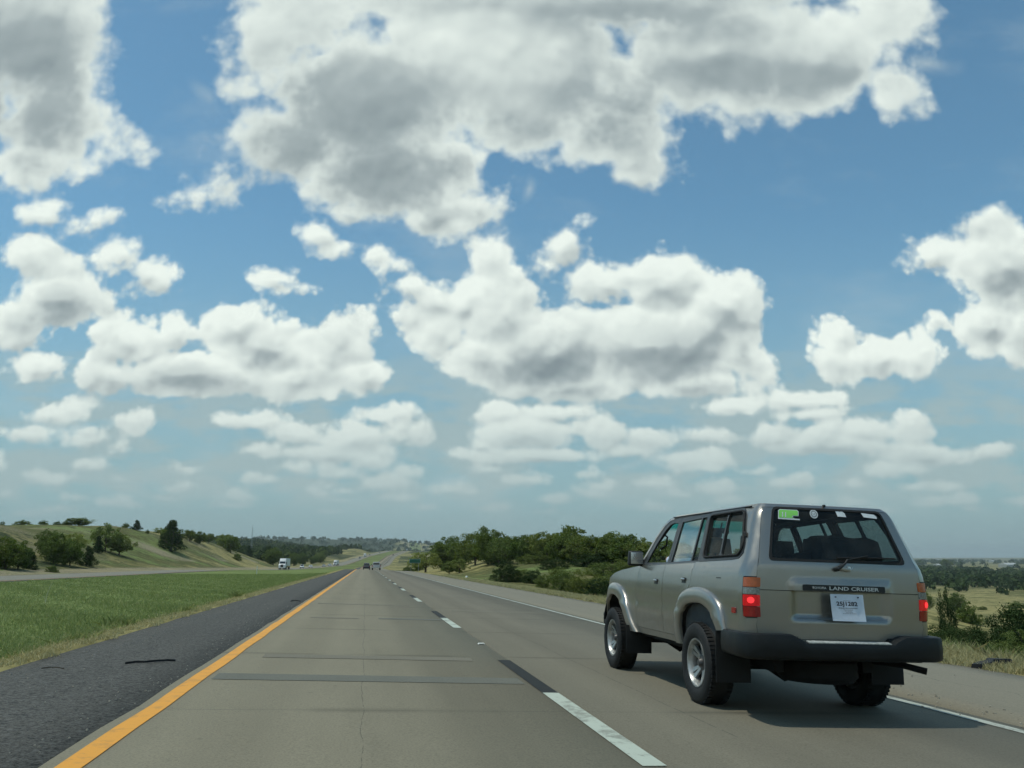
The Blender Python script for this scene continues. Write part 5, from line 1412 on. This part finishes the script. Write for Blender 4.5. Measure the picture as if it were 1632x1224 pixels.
# valley on the right: dark belts
rv = scatter(7600, polar(22, 74, 560, 1900), lambda x, y: np.clip(.12 + 1.1 * sstep(-.15, .35, wave(x, y, 210, 8)) + 1.2 * sstep(680, 820, np.hypot(x, y)) * (1 - sstep(1150, 1400, np.hypot(x, y))), 0, 1))
woods('valley_woods', rv, 8.0, .22, 34, M['woodleaf'], 1)
rv2 = scatter(3300, polar(12, 72, 2000, 6500), lambda x, y: np.clip(.05 + sstep(0.0, .5, wave(x, y, 500, 9)), 0, 1))
woods('distant_woods', rv2, 15.0, .28, 20, M['woodleaf'], 2)
lv = scatter(5600, polar(-21, 6, 560, 2500), lambda x, y: (np.abs(lat(x, y)) > 58) * (np.abs(lat(x, y) + 15) > 50) * np.clip(.30 + 1.3 * sstep(-.1, .4, wave(x, y, 120, 3)) , 0, 1) * np.where((lat(x, y) > -130) & (y > 1150), .35, 1.0))
woods('hillside_woods', lv, 8.5, .22, 34, M['woodleaf'], 3)
fv = scatter(2800, polar(-20, 22, 2500, 5200), lambda x, y: np.clip(.35 + sstep(-.1, .5, wave(x, y, 420, 4)), 0, 1))
woods('ridge_woods', fv, 15.0, .28, 20, M['woodleaf'], 4)
gv_ = scatter(420, polar(5, 24, 200, 560), lambda x, y: 1.0 * (lat(x, y) > 34) * np.clip(.4 + wave(x, y, 60, 4), 0, 1))
woods('grove_background', gv_, 6.5, .12, 90, M['leaf'], 7)

# ------------------------------------------------------------------ grass
def blades(name, X, Y, h, wd, mat, seed, lean=.35):
    rg = np.random.default_rng(seed); n = len(X); Z = ground_z(X, Y) - .01
    a = rg.uniform(0, 2 * np.pi, n); dx, dy = np.cos(a), np.sin(a); le = rg.normal(0, lean, (n, 2)) * h[:, None]
    b = np.stack([X, Y, Z], -1); w = np.stack([dx * wd, dy * wd, np.zeros(n)], -1)
    mid = b + np.stack([le[:, 0] * .35, le[:, 1] * .35, h * .6], -1); tip = b + np.stack([le[:, 0], le[:, 1], h], -1)
    v = np.stack([b - w, b + w, mid + w * .7, tip, mid - w * .7], 1).reshape(-1, 3)
    return tag(link(bpy.data.objects.new(name, mesh_fast(name, v, np.arange(5 * n).reshape(n, 5), mat))), kind='stuff')
def blade_mat(name, cs):
    m = bpy.data.materials.new(name); m.use_nodes = True; t = NT(m.node_tree); t.n.clear()
    out = t.node('ShaderNodeOutputMaterial'); geo = t.node('ShaderNodeNewGeometry')
    f = t.m('ADD', t.m('MULTIPLY', geo.outputs['Random Per Island'], .6), t.m('MULTIPLY', t.noise(geo.outputs['Position'], .8, 4, .6), .5))
    c = t.ramp(f, [(.1, cs[0]), (.45, cs[1]), (.75, cs[2]), (.95, cs[3])])
    d = t.node('ShaderNodeBsdfDiffuse'); t.put(d.inputs[0], c); tr = t.node('ShaderNodeBsdfTranslucent'); t.put(tr.inputs[0], c)
    mx = t.node('ShaderNodeMixShader'); mx.inputs[0].default_value = .3
    t.l.new(d.outputs[0], mx.inputs[1]); t.l.new(tr.outputs[0], mx.inputs[2]); t.l.new(mx.outputs[0], out.inputs[0]); return m
M['blade'] = blade_mat('green_grass', [(.18, .220, .075), (.26, .315, .110), (.34, .385, .150), (.50, .48, .27)])
M['straw'] = blade_mat('dry_grass', [(.32, .29, .13), (.46, .42, .21), (.60, .55, .32), (.22, .24, .09)])
rg = np.random.default_rng(21)
n = 175000; Y = 6 * (110 / 6) ** rg.random(n); l = -4.28 - rg.gamma(2, .07, n) - rg.random(n) ** 1.3 * (4 + Y * .62).clip(0, 21); k = (l > -24.8)
Y, l = Y[k], l[k]
blades('median_grass', l, Y, rg.uniform(.03, .10, len(Y)) * (1 + .3 * np.sin(l * 2 + Y)), .0035 + .00032 * Y, M['blade'], 1)
n = 15000; Y = 8 * (90 / 8) ** rg.random(n); l = -3.86 - rg.gamma(2.2, .13, n) + .08 * np.sin(Y * 2.3) + .06 * np.sin(Y * 7.1)
blades('verge_straw', l, Y, rg.uniform(.02, .08, n), .0035 + .0003 * Y, M['straw'], 2, .7)
n = 95000; Y = 4 * (110 / 4) ** rg.random(n); l = 9.30 + rg.gamma(2.0, .42, n) + .15 * np.sin(Y * 1.9) + .10 * np.sin(Y * 5.3)
blades('roadside_dry_grass', l, Y, rg.uniform(.05, .24, n) * (.55 + .45 * sstep(9.2, 10.6, l)), .0035 + .0003 * Y, M['straw'], 3, .5)
n = 22000; Y = 5 * (40 / 5) ** rg.random(n); l = 10.9 + rg.random(n) * 4
blades('roadside_tall_grass', l, Y, rg.uniform(.12, .42, n), .004 + .00025 * Y, M['blade'], 4, .45)
n = 22000; Y = 5 * (40 / 5) ** rg.random(n); l = 10.4 + rg.random(n) * 3.2
blades('roadside_tall_straw', l, Y, rg.uniform(.10, .34, n), .004 + .00025 * Y, M['straw'], 5, .45)
for i, (x, y, h, nn) in enumerate([(-4.6, 17.6, .26, 160), (-4.3, 14.2, .16, 120), (-4.4, 31, .3, 160), (-4.25, 22, .2, 90)]):
    rg2 = np.random.default_rng(40 + i); a = blades('weed_clump', x + rg2.normal(0, .13, nn), y + rg2.normal(0, .16, nn), rg2.uniform(.4, 1, nn) * h, np.full(nn, .012), M['blade'], 50 + i, .6)
    del a['kind']; tag(a, ['largest dark weed clump in the straw at the edge of the left shoulder', 'smallest weed clump at the shoulder edge, nearest the camera', 'furthest weed clump standing at the edge of the left shoulder', 'low weed clump halfway along the left shoulder edge'][i], 'weeds', 'weed clumps on the shoulder edge', 'thing')

# ------------------------------------------------------------------ traffic
M['vwhite'] = plain('white_vehicle_paint', (.72, .74, .73), .35, vary=.05, coat=.4)
M['vsilver'] = plain('silver_vehicle_paint', (.42, .44, .45), .35, metal=.5, vary=.06, coat=.4)
M['vdark'] = plain('dark_vehicle_paint', (.035, .038, .045), .3, vary=.1, coat=.4)
M['vred'] = plain('maroon_vehicle_paint', (.16, .03, .03), .3, vary=.1, coat=.4)
M['vglass'] = plain('dark_window', (.02, .025, .03), .08, vary=.1, coat=.5)
M['headlamp'] = plain('headlamp', (.75, .77, .75), .15, vary=.1, coat=.5)
M['vtrailer'] = plain('trailer_panel', (.62, .63, .62), .5, vary=.08)
def side_prism(prof, w0, w1, name, mat, parent, bev=.03, belt=None):
    """side outline (y, z) given width; above belt it leans in to w1"""
    g = Geo(); n = len(prof); top = max(z for _, z in prof); bt = belt if belt is not None else top
    def hw(z): return w0 / 2 if z <= bt else w0 / 2 + (w1 - w0) / 2 * (z - bt) / max(.01, top - bt)
    vs_ = [(-hw(z), y, z) for y, z in prof] + [(hw(z), y, z) for y, z in prof]
    g.add(vs_, [tuple(range(n)), tuple(reversed(range(n, 2 * n)))] + [(i, n + i, n + (i + 1) % n, (i + 1) % n) for i in range(n)])
    return bevel(g.obj(name, mat, parent, smooth=True), bev)
def road_wheel(par, x, y, r_, w):
    s = -1 if x < 0 else 1
    wh = empty('wheel', par, (x, y, r_)); g = Geo(); g.lathe([(r_ * .6, -w / 2), (r_ * .95, -w / 2), (r_, -w * .35), (r_, w * .35), (r_ * .95, w / 2), (r_ * .6, w / 2)], 'X', 22); g.obj('tyre', M['rubber'], wh)
    g = Geo(); g.lathe([(0, s * w * .38), (r_ * .3, s * w * .42), (r_ * .6, s * w * .48)], 'X', 18); g.obj('rim', M['alloy'], wh)
def lamp_box(par, name, c, d, mat):
    g = Geo(); g.box(c, d); bevel(g.obj(name, mat, par), .012)
def make_sedan(paint_, low=1.46, name='car', suvish=False):
    o = empty(name); top = 1.75 if suvish else low; L = 2.35
    side_prism([(-L, .35), (-L, .80), (-L + .12, .98), (-1.35, 1.0), (.95, 1.0), (1.9, .86), (2.28, .72), (2.32, .35), (1.9, .28), (-1.9, .28)], 1.82, 1.72, 'body', paint_, o, .05, .7)
    cab = [(-2.1, .98), (-1.95, top - .12), (-1.4, top), (.1, top), (.95, .99)] if suvish else [(-1.75, .98), (-1.05, top - .05), (-.6, top), (.15, top), (1.0, .99)]
    side_prism(cab, 1.66, 1.28, 'cabin', paint_, o, .04, .99)
    y0, y1 = cab[3][0], cab[4][0]
    def win(pts, nm='window'):
        g = Geo(); g.add(pts, [tuple(range(len(pts)))]); g.obj(nm, M['vglass'], o, smooth=False)
    win([(-.74, y1 - .02, 1.06), (.74, y1 - .02, 1.06), (.60, y0 + .12, top - .07), (-.60, y0 + .12, top - .07)], 'windshield')
    yb0, yb1 = cab[0][0], cab[1][0]
    win([(.72, yb0 + .03, 1.08), (-.72, yb0 + .03, 1.08), (-.58, yb1 - .06, top - .14), (.58, yb1 - .06, top - .14)], 'rear_window')
    for s in (-1, 1):
        win([(s * .815, yb0 + .5, 1.05), (s * .815, y1 - .25, 1.05), (s * .70, y0 + .02, top - .10), (s * .70, yb1 + .25, top - .10)][::s])
        for y in (-1.42, 1.42): road_wheel(o, s * .80, y, .34, .22)
        lamp_box(o, 'headlight', (s * .66, 2.27, .70), (.34, .12, .15), M['headlamp'])
        lamp_box(o, 'tail_light', (s * .72, -2.33, .80), (.28, .08, .16), M['red'])
        g = Geo(); g.box((s * .95, .75, 1.05), (.16, .10, .12)); bevel(g.obj('door_mirror', paint_, o), .02)
    g = Geo(); g.box((0, 2.31, .52), (1.5, .06, .20)); bevel(g.obj('grille', M['trim'], o), .02)
    g = Geo(); g.box((0, -2.36, .50), (1.72, .06, .22)); bevel(g.obj('rear_bumper', M['bumper'], o), .02)
    return o
def make_pickup(paint_):
    o = empty('pickup_truck')
    side_prism([(-2.85, .55), (-2.85, 1.08), (-1.0, 1.10), (1.1, 1.14), (2.5, 1.06), (2.75, .92), (2.78, .50), (-2.6, .48)], 1.98, 1.94, 'body', paint_, o, .05, .8)
    side_prism([(-.95, 1.08), (-.85, 1.74), (-.6, 1.86), (.55, 1.86), (1.35, 1.12)], 1.80, 1.46, 'cab', paint_, o, .05, 1.12)
    g = Geo(); g.box((0, -1.9, 1.085), (1.66, 1.70, .06)); g.obj('load_bed', M['under'], o, smooth=False)
    def win(pts, nm='window'):
        g = Geo(); g.add(pts, [tuple(range(len(pts)))]); g.obj(nm, M['vglass'], o, smooth=False)
    win([(.76, -.945, 1.22), (-.76, -.945, 1.22), (-.68, -.885, 1.70), (.68, -.885, 1.70)], 'rear_window')
    win([(-.82, 1.29, 1.22), (.82, 1.29, 1.22), (.70, .68, 1.80), (-.70, .68, 1.80)], 'windshield')
    for s in (-1, 1):
        win([(s * .892, -.7, 1.20), (s * .892, 1.0, 1.20), (s * .765, .5, 1.78), (s * .765, -.62, 1.78)][::s])
        for y in (-1.75, 1.75): road_wheel(o, s * .86, y, .40, .26)
        lamp_box(o, 'tail_light', (s * .88, -2.85, .92), (.16, .07, .34), M['red']); lamp_box(o, 'headlight', (s * .74, 2.74, .86), (.36, .12, .2), M['headlamp'])
        g = Geo(); g.box((s * 1.08, .85, 1.28), (.2, .12, .24)); bevel(g.obj('door_mirror', M['trim'], o), .02)
    g = Geo(); g.box((0, -2.93, .62), (1.9, .14, .18)); bevel(g.obj('rear_bumper', M['chrome'], o), .03)
    g = Geo(); g.box((0, -2.865, .86), (1.46, .03, .42)); bevel(g.obj('tailgate', paint_, o), .01)
    g = Geo(); g.box((0, 2.79, .74), (1.4, .06, .36)); bevel(g.obj('grille', M['trim'], o), .02)
    return o
def make_semi(cabm, trailerm, name='semi_truck'):
    o = empty(name)
    side_prism([(2.2, .75), (2.2, 3.3), (2.9, 3.75), (4.0, 3.6), (4.6, 2.75), (4.75, 2.0), (6.6, 1.85), (6.9, 1.6), (6.95, .65), (2.5, .6)], 2.3, 2.1, 'cab', cabm, o, .08, 2.0)
    g = Geo(); g.add([(-1.0, 4.77, 2.08), (1.0, 4.77, 2.08), (.92, 4.62, 2.80), (-.92, 4.62, 2.80)], [(0, 1, 2, 3)]); g.obj('windshield', M['vglass'], o, smooth=False)
    g = Geo(); g.box((0, 6.97, 1.25), (.95, .08, .95)); bevel(g.obj('grille', M['trim'], o), .03)
    g = Geo(); g.box((0, 7.02, .58), (2.35, .2, .36)); bevel(g.obj('front_bumper', M['chrome'], o), .05)
    for s in (-1, 1):
        g = Geo(); g.box((s * 1.35, 4.6, 2.3), (.22, .12, .75)); bevel(g.obj('door_mirror', M['trim'], o), .03)
        g = Geo(); g.tube([(s * 1.15, 2.35, 1.0), (s * 1.15, 2.35, 3.85)], .08, 8); g.obj('exhaust_stack', M['chrome'], o)
        lamp_box(o, 'headlight', (s * .88, 6.95, 1.05), (.34, .1, .24), M['headlamp'])
        g = Geo(); g.add([(s * 1.155, 3.5, 2.1), (s * 1.155, 4.5, 2.1), (s * 1.10, 4.35, 2.75), (s * 1.10, 3.5, 2.75)][::s], [(0, 1, 2, 3)]); g.obj('window', M['vglass'], o, smooth=False)
        road_wheel(o, s * 1.0, 5.9, .52, .30)
        for y in (2.6, 1.3, -9.6, -10.9): road_wheel(o, s * .98, y, .52, .50)
    g = Geo(); g.box((0, -4.9, 2.62), (2.55, 13.6, 2.72)); bevel(g.obj('trailer', trailerm, o), .05)
    g = Geo(); g.box((0, -4.0, 1.05), (1.0, 12.6, .35)); g.obj('trailer_frame', M['under'], o, smooth=False)
    return o
def put(o, l, Y, toward, label, cat, group=None):
    X = l + float(C_(Y)); e = 4.0; dz = float(E_(Y + e) - E_(Y - e)) / (2 * e); dx = float(C_(Y + e) - C_(Y - e)) / (2 * e)
    z = float(E_(Y) + cross_near(l)) + (.035 if l < -10 else .0)
    f = Vector((dx, 1, dz)).normalized()
    if toward: f = -f
    r_ = f.cross(Vector((0, 0, 1))).normalized(); u_ = r_.cross(f)
    o.matrix_world = Matrix.Translation((X, Y, z)) @ Matrix((r_, f, u_)).transposed().to_4x4()
    return tag(o, label, cat, group)
OP, AW = 'vehicles on the opposite carriageway', 'vehicles ahead on our carriageway'
truck = make_semi(M['vwhite'], M['vtrailer']); car_w = make_sedan(M['vwhite']); suv_w = make_sedan(M['vwhite'], suvish=True); car_s = make_sedan(M['vsilver']); car_d = make_sedan(M['vdark']); suv_d = make_sedan(M['vdark'], suvish=True)
pick = make_pickup(M['vsilver'])
put(pick, 2.55, 203, False, 'silver pickup truck ahead on the crest of the road, nearest vehicle after the wagon', 'truck', AW)
put(suv_d, .35, 226, False, 'dark car half hidden at the left rear of the silver pickup', 'car', AW)
put(truck, -29.4, 322, True, 'white semi truck, nearest and largest of the oncoming traffic', 'truck', OP)
put(suv_w, -30.2, 425, True, 'white car first behind the nearest oncoming semi truck', 'car', OP)
put(car_w, -30.4, 492, True, 'small white car second behind the nearest oncoming semi truck', 'car', OP)
put(car_s, -31.2, 585, True, 'silver car in the middle of the oncoming line', 'car', OP)
c = copy_tree(suv_w); put(c, -30.4, 622, True, 'white car just left of the second oncoming semi truck', 'car', OP)
put(car_d, -32.6, 640, True, 'dark car hard beside the second oncoming semi truck', 'car', OP)
c = copy_tree(truck); put(c, -30.6, 668, True, 'white semi truck, second in the oncoming line, before the far slope', 'truck', OP)
c = copy_tree(truck); put(c, -31.0, 1130, True, 'white semi truck coming down the far slope', 'truck', OP)
c = copy_tree(suv_d); put(c, -30.4, 1010, True, 'dark car low on the far slope ahead of the descending semi truck', 'car', OP)
c = copy_tree(car_d); put(c, -31.0, 1240, True, 'dark car on the far slope behind the descending semi truck', 'car', OP)
c = copy_tree(suv_d); put(c, -31.0, 1480, True, 'dark speck of a car near the top of the far slope', 'car', OP)
c = copy_tree(suv_d); put(c, 2.6, 1240, False, 'dark car climbing the far slope on our carriageway', 'car', AW)
c = copy_tree(truck); put(c, 3.0, 1800, False, 'white semi truck at the top of the far slope on our carriageway', 'truck', AW)

# ------------------------------------------------------------------ small things
M['signgreen'] = plain('sign_green', (.012, .115, .075), .5, vary=.1); M['signwhite'] = plain('sign_white', (.6, .62, .6), .5); M['steel'] = plain('galvanised_steel', (.32, .34, .34), .5, metal=.6)
M['postwhite'] = plain('white_plastic', (.70, .72, .66), .5, vary=.1)
sg = empty('road_sign', None, (9.95, 175, float(ground_z(9.95, 175))))
zc = .62 - sg.location.z
g = Geo(); g.box((0, 0, zc), (2.3, .05, .86)); s_ = bevel(g.obj('sign_panel', M['signgreen'], sg), .02)
g = Geo()
for a in ((0, -.03, zc + .39, 2.2, .03), (0, -.03, zc - .39, 2.2, .03)): g.box(a[:3], (a[3], .004, a[4]))
for a in (-1.1, 1.1): g.box((a, -.03, zc), (.03, .004, .81))
g.obj('sign_border', M['signwhite'], s_, smooth=False)
for x in (-.75, .75):
    g = Geo(); g.tube([(x, .06, -.1), (x, .06, zc + .35)], .04, 8); g.obj('post', M['steel'], sg)
tag(sg, 'small green road sign on two posts on the right verge beyond the crest', 'sign')
def delineator(X, Y, h, lean, label):
    g = Geo(); g.box((0, 0, h / 2 - .05), (.09, .02, h + .1)); o = bevel(g.obj('marker_post', M['postwhite']), .006); o.location = (X, Y, float(ground_z(X, Y))); o.rotation_euler = (0, lean, .3)
    r_ = Geo(); r_.box((0, -.014, h * .86), (.07, .006, .12)); bevel(r_.obj('reflector', M['signwhite'], o), .002)
    return tag(o, label, 'post', 'marker posts in the median')
delineator(-13.5, 112, 1.0, .05, 'thin white marker post standing in the median grass before the nearest oncoming truck')
g = Geo(); g.tube([(0, 0, -.05), (.03, 0, .30), (.10, .01, .58), (.16, .02, .74)], [.009, .008, .006, .003], 6); g.tube([(.02, 0, .0), (-.04, .03, .18), (-.10, .05, .24)], [.006, .004, .002], 5)
o = g.obj('dry_stalk', plain('bleached_stalk', (.52, .50, .36), .8)); o.location = (-10.56, 31.2, float(ground_z(-10.56, 31.2))); tag(o, 'pale dry weed stalk leaning up out of the median grass', 'weed stalk')
# raised pavement marker
g = Geo(); g.box((0, 0, .009), (.115, .10, .018), taper=(.80, .62)); o = bevel(g.obj('pavement_marker', M['postwhite']), .003); o.location = (1.955, 14.42, float(E_(14.42) + cross_near(1.955)) + .004)
g = Geo(); g.box((0, -.047, .008), (.085, .004, .010)); g.obj('reflector', M['clear'], o, smooth=False)
tag(o, 'raised white pavement marker in the gap between the two nearest lane dashes', 'pavement marker')
# strips of blown tyre and twigs on the asphalt shoulder
def strip(name, pts, w, th, mat, label, cat, group=None):
    g = Geo(); V = []
    P_ = [Vector((x, y, float(E_(y) + cross_near(x)) - .012 + z)) if -4.2 < x < 9.2 else Vector((x, y, float(ground_z(x, y)) + z)) for x, y, z in pts]
    for i, p in enumerate(P_):
        d = (P_[min(i + 1, len(P_) - 1)] - P_[max(i - 1, 0)]).normalized(); n_ = Vector((-d.y, d.x, 0)).normalized(); ww = w * (.6 + .4 * math.sin(i * 2.1 + 1)) / 2 * (1 if 0 < i < len(P_) - 1 else .4)
        V += [p - n_ * ww, p - n_ * ww * .8 + Vector((0, 0, th)), p + n_ * ww * .8 + Vector((0, 0, th * .8)), p + n_ * ww]
    k = len(P_); g.add(V, [(4 * i + j, 4 * i + (j + 1) % 4, 4 * i + 4 + (j + 1) % 4, 4 * i + 4 + j) for i in range(k - 1) for j in range(4)] + [(3, 2, 1, 0), tuple(4 * (k - 1) + j for j in range(4))])
    return tag(g.obj(name, mat, None, True, 40), label, cat, group)
strip('tyre_scrap', [(-2.78, 11.05, .0), (-2.68, 11.12, .01), (-2.58, 11.10, .012), (-2.48, 11.22, .014), (-2.36, 11.34, .01), (-2.27, 11.34, .006)], .035, .025, M['rubber'], 'thin curled strip of black tyre lying on the dark asphalt shoulder', 'tyre scrap')
strip('twig', [(-3.52, 10.50, .0), (-3.44, 10.54, .01), (-3.35, 10.53, .008), (-3.28, 10.50, 0)], .02, .012, M['bark'], 'short dark twig on the shoulder nearer the camera', 'twig', 'bits lying on the shoulder')
strip('leaf_litter', [(-2.30, 28.2, .0), (-2.20, 28.3, .03), (-2.08, 28.25, .02), (-2.0, 28.35, 0)], .05, .025, M['rubber'], 'small dark scrap far up the shoulder next to the yellow line', 'scrap', 'bits lying on the shoulder')
def tread(pts, label):
    return strip('tyre_tread', pts, .46, .07, M['rubber'], label, 'tyre scrap')
tread([(9.28, 12.00, .0), (9.48, 12.08, .03), (9.70, 12.2, .07), (9.92, 12.30, .09), (10.12, 12.42, .07), (10.32, 12.52, .01)], 'blown black tyre tread lying in the dry grass at the right edge')
def rubbish(X, Y, s, label):
    g = Geo(); g.box((0, 0, s * .3), (s, s * .7, s * .6), taper=(.7, .6)); o = bevel(g.obj('litter', M['postwhite']), s * .1); o.location = (X, Y, float(ground_z(X, Y)) + .02); o.rotation_euler = (0.1, .1, 1)
    return tag(o, label, 'litter', 'white litter in the verge')
rubbish(12.6, 107, .45, 'white scrap of litter on the tan bank left of the large dark verge bush')
rubbish(22.0, 96, .38, 'white scrap of litter in the grass above the verge bushes')
# broken stones along the right edge line
rg = np.random.default_rng(77); g = Geo()
M['stone'] = plain('pale_gravel', (.29, .27, .215), .9, vary=.3)
for k in range(170):
    if rg.random() < .6: X = rg.normal(6.25, .22); Y = rg.uniform(7.2, 12)
    else: X = rg.uniform(6.0, 9.2); Y = rg.uniform(7, 30)
    s = rg.uniform(.008, .028); g.box((X, Y, float(E_(Y) + cross_near(X)) + s * .25), (s, s * rg.uniform(.6, 1.3), s * .7), rot=Matrix.Rotation(rg.uniform(0, 3), 3, 'Z'), taper=(.6, .7))
for k in range(260):
    X = rg.normal(-2.05, .10) if k % 2 else rg.uniform(-3.8, -2.1); Y = rg.uniform(6, 26); s = rg.uniform(.006, .018)
    g.box((X, Y, float(E_(Y) + cross_near(X)) - .012 + s * .25), (s, s, s * .7), rot=Matrix.Rotation(rg.uniform(0, 3), 3, 'Z'), taper=(.6, .7))
tag(g.obj('gravel', M['stone'], smooth=False), kind='stuff')
# radio mast on the far hill
mz = float(ground_z(-119, 930)); H_ = 1.26 + 930 * (889 - 844) / 1340 - mz
g = Geo(); b_ = 1.3
for k in range(3):
    a = k * 2.094; g.tube([(b_ * math.cos(a), b_ * math.sin(a), -.5), (b_ * .35 * math.cos(a), b_ * .35 * math.sin(a), H_)], .07, 4)
for i in range(14):
    z0, z1 = H_ * i / 14, H_ * (i + 1) / 14; r0, r1 = b_ * (1 - .65 * i / 14), b_ * (1 - .65 * (i + 1) / 14)
    for k in range(3):
        a, c_ = k * 2.094, (k + 1) * 2.094; g.tube([(r0 * math.cos(a), r0 * math.sin(a), z0), (r1 * math.cos(c_), r1 * math.sin(c_), z1)], .07, 3)
o = g.obj('radio_mast', M['steel'], None, False); o.location = (-119, 930, mz)
g = Geo(); g.tube([(0, 0, H_), (0, 0, H_ + 4)], .08, 5); g.obj('antenna', M['steel'], o)
tag(o, 'slim grey radio mast on the wooded hill above the nearest oncoming truck', 'mast')
# farm buildings in the valley, far off
M['barnwall'] = plain('pale_sheet_metal', (.34, .35, .33), .6); M['barnroof'] = plain('white_roof', (.46, .47, .45), .5)
def barn(X, Y, w, d, h, label):
    o = empty('barn', None, (X, Y, float(ground_z(X, Y)))); o.rotation_euler = (0, 0, .5)
    g = Geo(); g.box((0, 0, h / 2), (w, d, h)); g.obj('wall', M['barnwall'], o, smooth=False)
    g = Geo(); g.add([(-w / 2 - .4, -d / 2 - .4, h), (w / 2 + .4, -d / 2 - .4, h), (w / 2 + .4, d / 2 + .4, h), (-w / 2 - .4, d / 2 + .4, h), (-w / 2 - .4, 0, h + d * .22), (w / 2 + .4, 0, h + d * .22)], [(0, 1, 5, 4), (2, 3, 4, 5), (1, 2, 5), (3, 0, 4), (3, 2, 1, 0)]); g.obj('roof', M['barnroof'], o, smooth=False)
    g = Geo(); g.box((0, -d / 2 - .05, h * .4), (w * .25, .12, h * .8)); g.obj('door', M['steel'], o, smooth=False)
    return tag(o, label, 'barn', 'farm buildings in the far valley')
barn(1640, 1960, 70, 22, 7, 'long white roofed barn beyond the dark woods at the right edge')
barn(1290, 1760, 18, 12, 5, 'small pale barn left of the long one, beyond the dark woods')
for i, (X, Y) in enumerate([(3250, 4000), (3350, 3900), (3050, 4150), (3450, 3850), (2850, 4250)]):
    barn(X, Y, 34, 20, 9, 'one of the tiny pale farm buildings near the right horizon')
tree('oak_tree', 'oak', 1290, 1730, 21, 26, 'single dark tree standing above the right horizon', 'tree')

# ------------------------------------------------------------------ the air
def build_haze(density=0.85e-4):
    g = Geo(); x0, x1, y0, y1, z0, z1 = -9500, 9700, -3100, 11500, -60, 120
    g.box(((x0 + x1) / 2, (y0 + y1) / 2, (z0 + z1) / 2), (x1 - x0, y1 - y0, z1 - z0))
    m = bpy.data.materials.new('air'); m.use_nodes = True; n = m.node_tree; n.nodes.clear()
    o = n.nodes.new('ShaderNodeOutputMaterial'); v = n.nodes.new('ShaderNodeVolumePrincipled')
    v.inputs['Color'].default_value = (.80, .90, .92, 1); v.inputs['Density'].default_value = density; v.inputs['Anisotropy'].default_value = .2
    n.links.new(v.outputs[0], o.inputs['Volume'])
    h = g.obj('haze', m, smooth=False)
    tag(h, kind='stuff')
build_haze()
